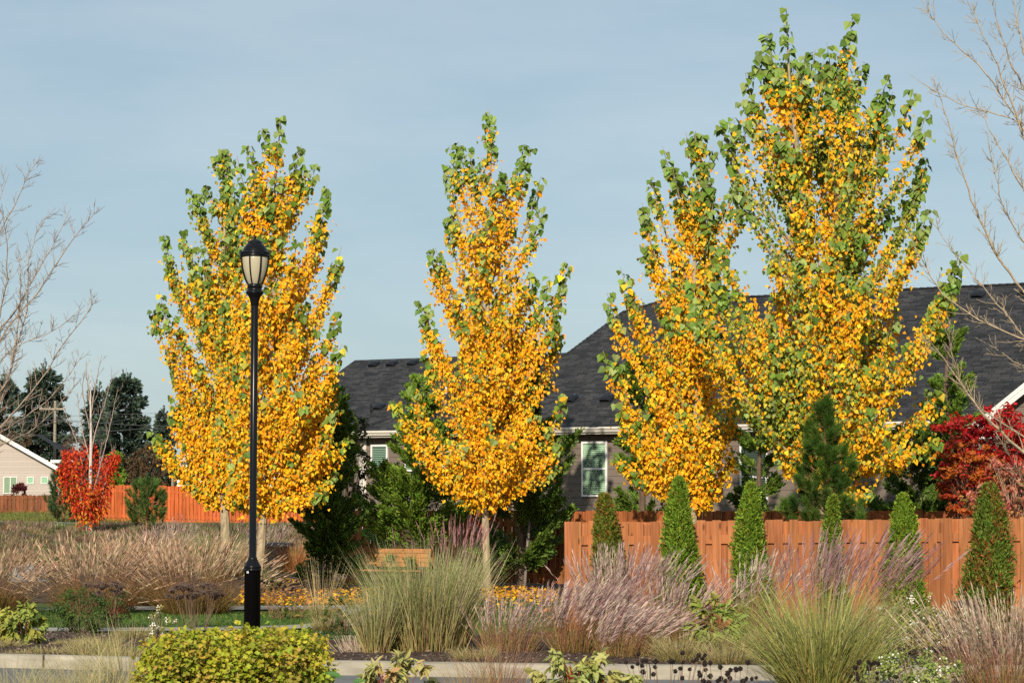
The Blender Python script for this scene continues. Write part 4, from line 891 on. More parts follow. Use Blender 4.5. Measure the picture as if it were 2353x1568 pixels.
def pine(label, px, Y, ytop, width, seed, pal, nb=60, needle=.12, nn=110, tuft=.22, bare=.04, nw=.006, power=.62):
    rng = np.random.default_rng(seed); g = gpos(px, Y); s = F / Y; Ht = H + (HOR - ytop) / s - g[2]; Rm = width / 2 / s
    root = empty('pine_tree', g, label, 'tree', 'young pines'); wd, lf = MB(), MB()
    tube(wd, [(0, 0, -.05), (.03, 0, Ht * .4), (0, .02, Ht * .97)], [.022 * Ht, .014 * Ht, .006], 7, (.30, .15, .08)); T0, T1 = [], []
    for i in range(nb):
        h = (i + rng.uniform(0, 1)) / nb * (1 - bare) + bare; zb = h * Ht * .95; r = Rm * (1 - h) ** power * rng.uniform(.6, 1.08) + .03; az = i * 2.4 + rng.normal(0, .4); o = np.array([math.cos(az), math.sin(az), 0])
        b = np.array([0, 0, zb]); tip = b + o * r + ZZ * (r * .35 + .08); P = bez(b, b + o * r * .7 + ZZ * r * .1, tip, 6); tube(wd, P, np.linspace(.008 + .01 * r, .006, 6), 5, (.33, .20, .12))
        ends = [(tip, nrm(o * .5 + ZZ * 1.0))]
        for j in range(int(1 + r / Rm * 2.8)):
            t = rng.uniform(.3, .95); q = P[int(t * 5)]; side = nrm(np.cross(o, ZZ)) * rng.choice([-1, 1]); e = q + (side * .8 + o * .4) * rng.uniform(.12, .32) * min(1, r * 1.6) + ZZ * rng.uniform(.05, .2); ends.append((e, nrm(e - q + ZZ * .25))); tube(wd, [q, e], [.007, .005], 4, (.33, .2, .12))
        for e, d in ends: T0.append(e - d * tuft * .75); T1.append(e + d * tuft * .35)
    T0.append(np.array([0, 0, Ht * .9])); T1.append(np.array([0, 0, Ht])); T0, T1 = np.array(T0), np.array(T1); m = len(T0)
    i = np.repeat(np.arange(m), nn); n = len(i); t = rng.uniform(0, 1, n)[:, None]; q = T0[i] + (T1 - T0)[i] * t; ax = nrm(T1 - T0)[i]
    d = nrm(ax * rng.uniform(.55, 1.2, n)[:, None] + rdir(rng, n) * .75); col = pick(rng, pal, m, .12)[i] * (1 + rng.normal(0, .15, (n, 1))); k = (t[:, 0] < .12) & (rng.uniform(0, 1, n) < .4); col[k] = (.26, .13, .05)
    leaves(lf, q, d, rdir(rng, n), needle * rng.uniform(.75, 1.15, n), nw, col, 'needle'); wd.build('trunk', M['bark'], root); lf.build('crown', M['needle'], root); return root
PAL_PN = [(.055, .115, .014), (.075, .145, .018), (.04, .09, .012), (.09, .16, .022)]
pine('large dense dark green pine rising behind the near fence under the biggest poplar', 1893, 40.5, 918, 250, 71, PAL_PN, 66, .17, 300, .20, .14, .0095)
pine('small open pine with knobby branches in front of the bright orange fence', 340, 99, 1104, 124, 72, [(.08, .14, .03), (.10, .165, .035), (.06, .115, .024)], 40, .2, 110, .36, .12, .022, .45)
pine('bushy dark pine half hidden behind the red leafed tree', 150, 112, 1062, 96, 73, [(.05, .095, .03), (.065, .115, .035)], 50, .22, 110, .36, .03, .026)

# ------------------------------------------------------------------ broadleaf trees and bare trees
def twig_tree(wood, P, r0, rng, col, every=.22, tl=.55, depth=2, r1=.004, up=.35, tips=None):
    P = np.asarray(P, float); seg = np.linalg.norm(np.diff(P, axis=0), axis=1); L = seg.sum(); cum = np.concatenate([[0], np.cumsum(seg)]) / L; n = max(6, int(L / .18))
    t = np.linspace(0, 1, n); Q = np.column_stack([np.interp(t, cum, P[:, k]) for k in range(3)])
    for _ in range(2): Q[1:-1] = (Q[:-2] + 2 * Q[1:-1] + Q[2:]) / 4
    Q[1:-1] += rng.normal(0, .010 * min(1, L), (n - 2, 3)); tube(wood, Q, r1 + (r0 - r1) * (1 - t) ** .8, 5 if r0 > .008 else 3, col * rng.uniform(.85, 1.1) * (.72 if depth == 0 else .88 if depth == 1 else 1)); D = nrm(np.gradient(Q, axis=0))
    if tips is not None: tips.append(Q)
    if depth == 0: return
    m = max(2, int(L / every))
    for i in range(m):
        tt = rng.uniform(.15, 1.0); k = min(int(tt * (n - 1)), n - 2); b = Q[k]; d = D[k]; s = nrm(np.cross(d, rdir(rng, 1)[0])); e = nrm(d * rng.uniform(.5, 1.0) + s * rng.uniform(.5, 1.0) + ZZ * up * rng.uniform(.2, 1.2)); l = tl * rng.uniform(.35, 1.15) * (1 - .45 * tt)
        mid = b + e * l * .5; e2 = nrm(e + ZZ * up * .7 + rng.normal(0, .12, 3)); tip = mid + e2 * l * .5
        twig_tree(wood, [b, mid, tip], max(r1 * 1.2, (r1 + (r0 - r1) * (1 - tt) ** .8) * .5), rng, col, every * .8, tl * .45, depth - 1, r1 * .85, up, tips)

def bare_tree(label, px, Y, limbs, seed, col, r=.03, **k):
    rng = np.random.default_rng(seed); g = gpos(px, Y); root = empty('bare_tree', g, label, 'tree'); wd = MB(); top = min(y for l in limbs for x, y in l[0])
    zt = H + (HOR - top) / (F / Y) - g[2]; z = np.linspace(-.1, zt * .93, 16); tube(wd, np.column_stack([np.sin(z * .8) * .05, np.cos(z * .7) * .05, z]), np.linspace(.13, .02, 16), 9, col)
    trunk = wd; br = MB()
    for pts, rr, dy in limbs:
        P = []
        for i, (x, y) in enumerate(pts):
            q = at(x, y, Y + dy * (i / (len(pts) - 1))) - g; P.append(q)
        b = P[0]; P.insert(0, np.array([0, 0, max(.8, b[2] - abs(b[0]) * .65)])); twig_tree(br, P, rr, rng, col, **k)
        twig_tree(br, [q * np.array([-.92, -1, 1.02]) for q in P], rr, rng, col, **{**k, 'depth': 1})
    trunk.build('trunk', M['palebark'], root); br.build('branches', M['palebark'], root); return root
BC = np.array((.38, .295, .225))
bare_tree('bare pale twigged tree reaching in from the left edge', -75, 46, [
  ([(-19, 778), (0, 752), (38, 717), (80, 630), (128, 553), (163, 477)], .022, .6), ([(-10, 800), (26, 739), (70, 694), (106, 650), (138, 589), (179, 534), (231, 477)], .024, -.5), ([(-30, 600), (0, 528), (19, 502), (48, 445), (64, 393), (90, 365)], .018, .9),
  ([(-25, 840), (0, 717), (16, 643), (16, 547), (3, 467)], .022, -.9), ([(10, 900), (29, 825), (64, 707), (67, 685), (61, 595), (99, 502), (128, 477)], .022, 1.2), ([(-20, 1000), (50, 929), (100, 864), (138, 797), (160, 771), (192, 730), (224, 682)], .024, .2), ([(-20, 860), (0, 825), (48, 787), (112, 768), (160, 736), (195, 700)], .014, -1.2),
  ([(-20, 1005), (0, 994), (82, 944), (140, 889), (192, 809)], .017, 1.4), ([(-20, 1035), (0, 1024), (75, 989), (125, 939), (185, 870)], .015, -.8), ([(-15, 960), (0, 930), (20, 870), (36, 790), (42, 730), (50, 640), (40, 560)], .030, .4), ([(-25, 560), (-10, 500), (5, 440), (20, 400)], .014, .5)], 81, BC, every=.125, tl=.58, depth=2, r1=.0042)
bare_tree('bare lichen spotted tree reaching in from the right edge', 2490, 40, [
  ([(2400, 1070), (2352, 1038), (2290, 985), (2239, 931), (2206, 876), (2164, 816), (2124, 770)], .036, -.8), ([(2239, 931), (2206, 876), (2184, 804), (2176, 740), (2172, 690)], .018, -1.0), ([(2420, 800), (2352, 779), (2247, 737), (2158, 672), (2104, 571), (2074, 505)], .022, -.4), ([(2420, 760), (2352, 672), (2294, 594), (2247, 499), (2205, 380), (2181, 291), (2146, 184)], .030, .3),
  ([(2420, 420), (2352, 297), (2270, 172), (2205, 113), (2152, 59), (2108, -10)], .022, .6), ([(2420, 480), (2352, 315), (2324, 238), (2270, 101), (2215, -10)], .026, -.5), ([(2420, 340), (2352, 279), (2217, 244), (2140, 208), (2092, 172)], .016, .2), ([(2430, 560), (2352, 440), (2294, 333), (2241, 238)], .022, 1.0), ([(2430, 380), (2352, 196), (2318, 149), (2274, -10)], .024, -1.1),
  ([(2420, 870), (2352, 844), (2310, 812), (2240, 775)], .010, .7), ([(2352, 779), (2320, 730), (2250, 650), (2175, 560), (2120, 470)], .014, 1.2), ([(2430, 640), (2352, 560), (2300, 470), (2280, 380), (2265, 300)], .018, -.9), ([(2420, 300), (2352, 120), (2335, 40), (2330, -10)], .02, .9), ([(2352, 1110), (2330, 1070), (2310, 1030), (2306, 970)], .010, -1.5)], 82, np.array((.46, .36, .235)), every=.14, tl=.55, depth=2, r1=.0042)

def leafy(name, label, px, Y, ybase, ytop, width, seed, pal, n, kind, ll, lw, cat='tree', group=None, zc0=0.0, stems=5, sc=(.28, .2, .13), flat=.0, hang=.5, hole=.25, shapepow=2.2, tall=None, bark='bark', twigs=None, matl='leaf', lump=6, skew=0, lamp=.16):
    """broadleaf shrub or tree: leaves on clumped twig ends inside a lumpy crown"""
    rng = np.random.default_rng(seed); g = gpos(px, Y); s = F / Y
    if ybase is not None: g[2] = max(H - (ybase - HOR) / s, -.05)
    Ht = H + (HOR - ytop) / s - g[2]; Rm = width / 2 / s; root = empty(name, g, label, cat, group); wd, lf = MB(), MB(); z0 = zc0 * Ht
    ncl = max(10, n // 26); a = rdir(rng, ncl); rr = rng.uniform(.15, 1, ncl) ** .42
    el = np.array([Rm, Rm * .9, (Ht - z0) / 2]); amp = 1 + lamp * np.sin(a[:, 0] * lump + seed) * np.cos(a[:, 2] * lump * .8) + rng.normal(0, .06, ncl)
    sh = a / np.sum(np.abs(a) ** shapepow, 1, keepdims=True) ** (1 / shapepow); C = sh * el * (rr * amp)[:, None]; C[:, 2] += (Ht + z0) / 2; C[:, 2] = np.clip(C[:, 2], .03, Ht * 1.03); C[:, 0] += skew * (C[:, 2] - z0)
    for i in range(stems):
        az = rng.uniform(0, 6.28); r_ = rng.uniform(.1, .75) * Rm; tp = np.array([r_ * math.cos(az), r_ * math.sin(az), Ht * rng.uniform(.6, .98)]); b = np.array([rng.normal(0, .05) * Rm, rng.normal(0, .05) * Rm, -.03]); tube(wd, bez(b, np.array([tp[0] * .3, tp[1] * .3, tp[2] * .5]), tp, 6), np.linspace(max(.006, .012 * Ht), .003, 6), 5, np.array(sc))
    m = n // ncl; i = np.repeat(np.arange(ncl), m); N_ = len(i); cs = .20 * min(Rm, Ht) * .8; off = rdir(rng, N_) * np.array([1, 1, .45 if flat else .9]) * (cs * rng.uniform(0, 1, N_) ** .6)[:, None]; P = C[i] + off; P[:, 2] = np.maximum(P[:, 2], .02)
    cc = np.array([0, 0, (Ht + z0) / 2]); o = nrm(P - cc); D = nrm(o * .6 + rdir(rng, N_) * .7 + np.array([[0, 0, -hang]])); nor = nrm(o * .5 + np.array([[0, -.15, .65]]) + rng.normal(0, .4, (N_, 3)))
    clc = pick(rng, pal, ncl, .12); col = clc[i] * .6 + pick(rng, pal, N_, .15) * .4; L = ll * rng.uniform(.65, 1.25, N_); leaves(lf, P, D, nor, L, lw / ll * L, col, kind)
    b = np.column_stack([C[:, 0] * .35, C[:, 1] * .35, np.maximum(C[:, 2] - np.hypot(C[:, 0], C[:, 1]) * .8 - .1 * Ht, 0)]); sticks(wd, b, C, min(max(.003, .004 * Ht), .006), .002, np.array(twigs if twigs is not None else sc)); wd.build('stem' if cat == 'shrub' else 'trunk', M[bark], root); lf.build('foliage' if cat == 'shrub' else 'crown', M[matl], root); return root, C, rng
# red leaved tree with white trunk and bare top
g = gpos(209, 100); rng = np.random.default_rng(91)
root = empty('red_leaf_tree', g, 'small tree with scarlet leaves low on a white trunk and a bare twiggy top', 'tree'); wd, lf, tl = MB(), MB(), []
def rp(x, y, dy=0): return at(x, y, 100 + dy) - g
WT = np.array((.66, .60, .52))
tube(wd, [rp(208, 1232), rp(207, 1130), rp(209, 1020), rp(208, 930), rp(207, 820)], [.095, .085, .06, .035, .008], 8, WT)
for pts, dy in (([(207, 1180), (196, 1100), (185, 1050), (172, 1000), (150, 950), (138, 905)], .5), ([(208, 1150), (225, 1090), (240, 1030), (255, 970), (262, 930), (272, 890)], -.4), ([(207, 1060), (192, 1000), (182, 950), (178, 900)], .9), ([(208, 1040), (222, 980), (240, 930), (252, 880), (264, 855)], .6), ([(208, 990), (196, 940), (188, 890), (196, 850)], -.7), ([(208, 960), (216, 900), (226, 850), (234, 815)], .2), ([(207, 930), (200, 880), (197, 830)], .3), ([(200, 1220), (188, 1150), (178, 1090), (165, 1050)], -.6), ([(214, 1215), (232, 1150), (248, 1080), (262, 1030)], -.3), ([(207, 1200), (215, 1130), (228, 1060), (235, 1010)], .8)):
    twig_tree(wd, [rp(x, y, dy * i / (len(pts) - 1)) for i, (x, y) in enumerate(pts)], .035, rng, np.array((.40, .31, .26)), .36, .9, 2, .007, .5)
LP = []
for pts, dy, m, sg in (([(204, 1190), (176, 1120), (160, 1060), (156, 1032)], .4, 760, .24), ([(200, 1192), (160, 1140), (147, 1095), (150, 1062)], -.3, 620, .22), ([(212, 1185), (240, 1110), (258, 1062), (268, 1046)], -.4, 620, .20), ([(210, 1192), (236, 1140), (248, 1085), (254, 1050)], .5, 620, .22),
    ([(207, 1110), (212, 1050), (214, 1016)], .3, 240, .14), ([(206, 1190), (190, 1130), (180, 1080), (172, 1034)], -.7, 700, .26), ([(209, 1198), (222, 1150), (228, 1090), (232, 1052)], .8, 640, .25), ([(205, 1200), (200, 1160), (212, 1120)], -.8, 520, .26), ([(206, 1200), (190, 1180), (170, 1150)], .1, 380, .22), ([(208, 1198), (226, 1175), (240, 1150)], -.2, 320, .20), ([(207, 1080), (196, 1040), (200, 1020)], .6, 200, .15)):
    m = int(m * .62); sg *= .85; t = np.sort(rng.uniform(0.12, 1, m)); W = np.array([rp(x, y, dy * i / (len(pts) - 1)) for i, (x, y) in enumerate(pts)]); LP.append(np.column_stack([np.interp(t, np.linspace(0, 1, len(W)), W[:, k]) for k in range(3)]) + rng.normal(0, sg, (m, 3)) * (1.1 - .45 * t)[:, None])
P = np.concatenate(LP); n = len(P)
yn = (P[:, 2] - 1) / 3.2; col = pick(rng, [(.52, .035, .012), (.60, .065, .015), (.44, .022, .012), (.62, .10, .018)], n, .15); k = rng.uniform(0, 1, n) < .45 * np.clip(.75 - yn, 0, 1); col[k] = pick(rng, [(.66, .20, .02), (.60, .26, .03)], int(k.sum()))
L = rng.uniform(.13, .23, n); leaves(lf, P, np.column_stack([rng.normal(0, .6, (n, 2)), -np.ones(n) * .8]), nrm(rdir(rng, n) + np.array([[0, -.8, .3]])), L, L * .45, col, 'oval')
wd.build('trunk', M['palebark'], root); lf.build('crown', M['leaf'], root)
leafy('maple_tree', 'crimson fine leaved maple under the gable at right', 2275, 52.0, 1230, 938, 250, 92, [(.38, .008, .014), (.45, .012, .018), (.34, .010, .012), (.60, .03, .02), (.40, .045, .014)], 7500, 'lobed', .085, .085, zc0=.22, flat=1, hang=.35, stems=7, sc=(.22, .14, .1), shapepow=2.4)
leafy('maple_tree', 'low rusty orange red maple spilling left beneath the crimson one', 2222, 50.6, 1250, 1010, 170, 93, [(.36, .045, .012), (.44, .09, .014), (.30, .024, .012), (.50, .15, .018)], 3600, 'lobed', .075, .07, zc0=.25, flat=1, hang=.4, stems=5, sc=(.2, .12, .08))
leafy('dogwood_tree', 'pink leaved dogwood between the crimson maple and the near fence', 2322, 46.0, 1300, 1035, 200, 94, [(.54, .15, .115), (.62, .22, .16), (.48, .10, .08), (.42, .2, .09), (.30, .24, .06)], 2900, 'oval', .10, .055, zc0=.15, hang=.8, stems=8, sc=(.42, .28, .2))
leafy('red_leaf_tree', 'tiny dark purple leaved tree in front of the beige house window', 45, 152, 1190, 1108, 44, 95, [(.10, .018, .022), (.14, .025, .025)], 700, 'oval', .24, .13, stems=5, zc0=.2)
leafy('deciduous_tree', 'dull dark green tree tinged with red behind the dark cypress', 796, 60.0, 1340, 932, 120, 96, [(.045, .065, .016), (.065, .085, .02), (.09, .05, .022), (.05, .075, .018)], 4200, 'oval', .11, .065, zc0=.12, stems=6, hang=.7)
leafy('deciduous_tree', 'broad rounded brown tree behind the bright orange fence', 335, 210, 1170, 1032, 120, 97, [(.105, .062, .028), (.13, .075, .032), (.085, .055, .026)], 3200, 'oval', .36, .2, zc0=.02, stems=5)
leafy('deciduous_tree', 'thin grey brown tree behind the utility pole', 165, 230, 1120, 985, 80, 98, [(.12, .085, .06), (.16, .10, .07)], 700, 'oval', .3, .12, zc0=.1, stems=9, sc=(.3, .24, .2))
leafy('deciduous_tree', 'brownish low tree beside the red leafed tree, in front of the firs', 20, 235, 1120, 975, 90, 99, [(.10, .07, .035), (.13, .08, .04)], 900, 'oval', .35, .16, zc0=.1, stems=7)

# ================================================================== ornamental grasses
def grass(label, px, Y, ytop, width, seed, blade, stem=None, nbl=900, lean=.5, curl=.25, bw=.008, br=.18, nst=0, plen=.2, plume=None, hairs=16, wind=(0, 0), stem_col=(.3, .2, .12), hair=.07, bfrac=.72, hw=.005, spread=1.0, slean=None, nerve=.12, zb=None, cat='ornamental grass', name='grass_clump', droop=0.0, group='ornamental grasses in the beds', bhmin=.45, azj=.4, hsp=.24):
    """one clump: arching blades plus plumed stems"""
    rng = np.random.default_rng(seed); g = gpos(px, Y); s = F / Y
    if zb is not None: g[2] = zb
    Ht = H + (HOR - ytop) / s - g[2]; Rm = width / 2 / s; root = empty(name, g, label, cat, group); mb = MB()
    def basis(n, ra):
        az = rng.uniform(0, 6.283, n); r = ra * rng.uniform(0, 1, n) ** .5; b = np.column_stack([r * np.cos(az), r * np.sin(az), np.full(n, -.02)]); a2 = az + rng.normal(0, azj, n); return b, np.column_stack([np.cos(a2), np.sin(a2), np.zeros(n)]), r / ra
    b0, b1 = (np.array(q) for q in blade); b, o, rr = basis(nbl, br * spread)
    L = Ht * (bfrac if nst else 1.0) * rng.uniform(bhmin, 1.06, nbl) * 1.08; k = rng.integers(0, len(b0), nbl); jit = 1 + rng.normal(0, .16, (nbl, 1))
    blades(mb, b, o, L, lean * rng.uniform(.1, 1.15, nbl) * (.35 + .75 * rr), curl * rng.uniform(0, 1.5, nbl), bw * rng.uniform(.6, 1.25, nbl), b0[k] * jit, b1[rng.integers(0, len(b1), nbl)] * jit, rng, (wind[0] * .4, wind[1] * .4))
    if nst:
        b, o, rr = basis(nst, br * spread); L = Ht * rng.uniform(.72, 1.06, nst); sc = np.array(stem_col) * (1 + rng.normal(0, .15, (nst, 1)))
        tip, td = blades(mb, b, o, L, (slean if slean is not None else lean * .85) * rng.uniform(.05, 1.15, nst) * (.3 + .8 * rr), curl * .35 * rng.uniform(0, 1.5, nst), .006, sc, sc * 1.1, rng, wind, seg=4)
        fl = MB(); i = np.repeat(np.arange(nst), hairs); n = len(i); u = rng.uniform(0, 1, n); pl = plen * rng.uniform(.7, 1.25, nst)
        sag = np.array([[wind[0], wind[1], -droop]]) * .5; q = tip[i] - td[i] * ((1 - u) * pl[i] * .95)[:, None] + td[i] * (pl[i] * .25 * u)[:, None]
        pd = nrm(td + np.array([[wind[0], wind[1], 0]]) * .8); d = nrm(pd[i] * 1.0 + rdir(rng, n) * hsp * (1.2 - u)[:, None] + sag)
        pc = pick(rng, plume, nst, nerve)[i] * (1 + rng.normal(0, .12, (n, 1))); leaves(fl, q, d, rdir(rng, n), hair * rng.uniform(.6, 1.3, n), hw * rng.uniform(.7, 1.3, n), pc, 'kite')
    mb.build('foliage', M['blade'], root)
    if nst: tag(fl.build('seed_fluff', M['fluff'], root), kind='stuff')
    return root
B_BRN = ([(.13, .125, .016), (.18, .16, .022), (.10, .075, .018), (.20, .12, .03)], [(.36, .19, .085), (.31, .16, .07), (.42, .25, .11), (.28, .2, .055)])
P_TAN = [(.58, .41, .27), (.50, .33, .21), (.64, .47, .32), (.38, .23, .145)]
kw = dict(nbl=1300, lean=1.05, curl=.30, br=.42, nst=330, plen=.30, plume=P_TAN, hairs=13, stem_col=(.26, .13, .06), hair=.13, hw=.015, slean=1.02, wind=(.05, 0), bfrac=.58, bw=.011, azj=.2, hsp=.15)
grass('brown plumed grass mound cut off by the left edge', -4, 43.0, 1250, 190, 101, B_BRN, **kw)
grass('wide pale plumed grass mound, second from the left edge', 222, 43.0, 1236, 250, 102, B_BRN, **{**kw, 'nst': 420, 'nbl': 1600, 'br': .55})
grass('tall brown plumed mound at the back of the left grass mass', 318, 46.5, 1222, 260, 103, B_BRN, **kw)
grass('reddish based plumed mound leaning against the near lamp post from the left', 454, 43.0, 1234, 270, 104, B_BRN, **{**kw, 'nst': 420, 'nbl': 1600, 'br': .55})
B_GRN = ([(.30, .24, .08), (.36, .25, .10), (.20, .20, .05), (.40, .24, .11)], [(.34, .37, .15), (.26, .32, .11), (.44, .42, .22), (.52, .44, .27), (.20, .25, .08)])
P_PUR = [(.34, .19, .19), (.28, .15, .15), (.42, .27, .25), (.24, .12, .12)]
P_GRY = [(.46, .34, .30), (.54, .41, .35), (.38, .26, .24), (.6, .47, .38)]
kb_ = dict(nbl=420, lean=.7, curl=.25, br=.35, nst=130, plen=.22, plume=P_GRY, hairs=16, stem_col=(.25, .16, .1), hair=.08, hw=.010, bw=.014)
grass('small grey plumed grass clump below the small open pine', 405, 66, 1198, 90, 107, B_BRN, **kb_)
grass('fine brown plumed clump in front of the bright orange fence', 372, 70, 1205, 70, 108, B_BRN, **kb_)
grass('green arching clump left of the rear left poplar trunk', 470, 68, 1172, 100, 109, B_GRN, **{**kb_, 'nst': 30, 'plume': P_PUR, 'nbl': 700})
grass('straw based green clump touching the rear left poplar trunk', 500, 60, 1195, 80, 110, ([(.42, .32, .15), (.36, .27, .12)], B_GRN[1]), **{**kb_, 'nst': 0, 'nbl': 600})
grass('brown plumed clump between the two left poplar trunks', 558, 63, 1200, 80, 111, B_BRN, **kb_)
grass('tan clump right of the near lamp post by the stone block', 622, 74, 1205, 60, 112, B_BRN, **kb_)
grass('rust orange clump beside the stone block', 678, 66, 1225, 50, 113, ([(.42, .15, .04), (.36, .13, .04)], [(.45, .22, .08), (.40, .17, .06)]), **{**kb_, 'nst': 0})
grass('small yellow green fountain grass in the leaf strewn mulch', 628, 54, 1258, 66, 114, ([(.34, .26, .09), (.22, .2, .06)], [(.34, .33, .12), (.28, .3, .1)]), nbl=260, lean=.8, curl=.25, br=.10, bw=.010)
# central green clump, cut stubble, narrow one beside it
grass('very tall green grass clump in front of the bench', 978, 31.8, 1228, 250, 115, B_GRN, nbl=1900, lean=.34, curl=.17, br=.56, bw=.0125, nst=14, plen=.22, plume=P_PUR, hairs=40, stem_col=(.23, .10, .075), hair=.07, bfrac=.98, slean=.2, bhmin=.5)
grass('narrow upright green clump at the left of the tall central one', 868, 31.2, 1322, 110, 116, B_GRN, nbl=620, lean=.34, curl=.16, br=.16, bw=.012)
grass('purple plumed grass clump against the lone middle poplar trunk', 1062, 45, 1195, 90, 117, B_GRN, nbl=500, lean=.45, curl=.15, br=.3, bw=.009, nst=70, plen=.26, plume=[(.40, .20, .19), (.48, .27, .25), (.34, .16, .16)], hairs=22, stem_col=(.4, .18, .13), hair=.13, hw=.007, slean=.3, wind=(.05, 0))
# cut stubble
rng = np.random.default_rng(118); g = gpos(830, 31.3); root = empty('grass_stubble', g, 'cut tan stubble of a grass clump by the kerb', 'grass stubble'); mb = MB(); n = 190
p = np.column_stack([rng.normal(0, .11, n), rng.normal(0, .08, n), np.full(n, .0)]); sticks(mb, p, p * np.array([1.5, 1.5, 1]) + np.column_stack([rng.normal(-.02, .02, n), rng.normal(0, .02, n), rng.uniform(.10, .28, n)]), .004, .0035, pick(rng, [(.44, .34, .23), (.36, .26, .18), (.5, .4, .28)], n)); mb.build('stalks', M['blade'], root)
grass('straw coloured upright seed stems above a small green tuft', 742, 40.0, 1275, 100, 119, ([(.16, .19, .05), (.22, .22, .07)], [(.27, .25, .10), (.2, .24, .08)]), nbl=520, lean=1.0, curl=.15, br=.14, bw=.006, nst=95, plen=.26, plume=[(.42, .32, .2), (.34, .24, .15)], hairs=10, stem_col=(.52, .39, .20), hair=.03, hw=.004, bfrac=.40, slean=.45)
# right hand pink brown masses, leaning right
P_PNK = [(.50, .36, .31), (.58, .44, .36), (.40, .27, .25), (.64, .51, .41), (.34, .21, .20)]
B_RED = ([(.24, .20, .04), (.32, .17, .06), (.18, .17, .04)], [(.38, .26, .11), (.42, .22, .13), (.32, .27, .09)])
kp = dict(nbl=700, lean=.55, curl=.2, br=.36, nst=210, plen=.34, plume=P_PNK, hairs=24, stem_col=(.38, .15, .10), hair=.10, hw=.008, wind=(.16, 0), slean=.58, bw=.009)
grass('pinkish plumed grass clump in front of the fence end, plumes blown to the right', 1330, 31.4, 1335, 230, 121, B_RED, **{**kp, 'nst': 290, 'wind': (.24, 0)})
grass('pale plumed grass clump behind, reaching halfway up the fence boards', 1432, 34.2, 1262, 210, 122, B_RED, **{**kp, 'nst': 260, 'wind': (.08, 0)})
grass('low plumed clump whose plumes sweep far over the kerb bed', 1440, 30.6, 1390, 200, 123, B_RED, **{**kp, 'nst': 200, 'wind': (.34, 0)})
grass('sparse purple brown stems in front of the lawn patch', 1170, 31.5, 1365, 190, 124, B_RED, **{**kp, 'nst': 130, 'nbl': 380, 'wind': (.10, 0), 'hairs': 16})
grass('dark plumed clump in front of the third arborvitae', 1752, 33.6, 1272, 150, 125, B_RED, **{**kp, 'nst': 120, 'nbl': 420, 'wind': (.16, 0)})
grass('small plumed clump at the base of the second arborvitae', 1560, 33.4, 1330, 150, 126, B_RED, **{**kp, 'nst': 110, 'wind': (.15, 0)})
grass('huge green grass clump with purple plumes right of centre', 1880, 25.0, 1300, 300, 127, ([(.25, .25, .045), (.33, .27, .07), (.18, .21, .04), (.42, .27, .08)], [(.38, .40, .12), (.31, .36, .09), (.46, .44, .20), (.24, .29, .07)]), nbl=1500, lean=.70, curl=.30, br=.36, bw=.015, bhmin=.3, nst=0)
grass('purple plumed clump towering behind the huge green clump', 1925, 27.9, 1235, 260, 128, B_GRN, nbl=900, lean=.5, curl=.2, br=.36, bw=.007, nst=170, plen=.32, plume=[(.40, .25, .235), (.33, .19, .19), (.48, .33, .29), (.28, .14, .135)], hairs=26, stem_col=(.40, .18, .11), hair=.14, hw=.0065, slean=.42, wind=(.17, 0))
grass('brown grey upright plumed clump in the lower right corner', 2290, 23.0, 1372, 270, 129, B_RED, **{**kp, 'nbl': 800, 'nst': 300, 'wind': (-.05, 0), 'plume': [(.50, .38, .28), (.42, .30, .22), (.58, .46, .33)], 'hairs': 30, 'hair': .07, 'plen': .36, 'lean': .6, 'slean': .62})
B_TUF = ([(.24, .22, .06), (.36, .25, .11)], [(.42, .34, .15), (.32, .34, .12), (.5, .36, .2)])
kt = dict(nbl=750, lean=1.05, curl=.25, br=.24, bw=.011)
for px, Y, yt, wd_, sd, lab in ((1560, 29.6, 1432, 120, 131, 'low tan green tuft right of the sweeping plumes'), (1665, 29.0, 1455, 110, 132, 'low green tuft left of the huge green clump'), (1690, 31.5, 1420, 90, 133, 'reddish low tuft under the yellow green dogwood'), (1090, 30.0, 1470, 60, 134, 'tiny tan tuft right of the tall central clump'), (760, 37.5, 1400, 60, 135, 'low tuft on the mulch beside the little rose'), (20, 32.5, 1455, 90, 136, 'dry tan tuft at the left edge behind the kerb'), (240, 31.5, 1440, 110, 137, 'dry tan tuft left of the lime green hedge behind the kerb'), (170, 33.0, 1455, 110, 138, 'flattened dry tuft beside the stone at left'), (215, 30.6, 1452, 130, 139, 'broad dry tan tuft leaning over the kerb left of the lime green hedge'), (120, 31.2, 1472, 90, 140, 'pale dry tuft right on the kerb edge near the left dogwood'), (65, 31.0, 1480, 110, 1383, 'matted dry tuft below the left dogwood on the kerb edge'), (285, 30.2, 1468, 120, 1384, 'tan tuft on the kerb edge next to the lime green hedge'), (318, 34.5, 1425, 110, 1381, 'dry grass tuft behind the lime green hedge beside the white berries'), (700, 33.0, 1458, 90, 1382, 'low dry tuft just right of the lime green hedge')):
    grass(lab, px, Y, yt, wd_, sd, B_TUF, **kt)
B_FG = ([(.36, .28, .12), (.30, .26, .09)], [(.50, .42, .20), (.42, .41, .16), (.56, .44, .25)])
kf = dict(nbl=260, lean=.75, curl=.22, br=.10, bw=.0055)
grass('thin arching foreground grass left of the lime green hedge', 300, 22.5, 1385, 190, 141, B_FG, **{**kf, 'nbl': 240, 'bw': .009, 'curl': .25})
grass('wispy foreground grass over the kerb at left', 185, 22.0, 1440, 190, 142, B_FG, **{**kf, 'nbl': 420, 'lean': .85})
grass('wispy foreground grass in the lower left corner', 40, 21.5, 1462, 150, 143, B_FG, **{**kf, 'nbl': 420})
grass('low arching foreground grass between the two wispy clumps over the kerb', 120, 21.0, 1490, 150, 145, B_FG, **{**kf, 'nbl': 420, 'lean': .95})
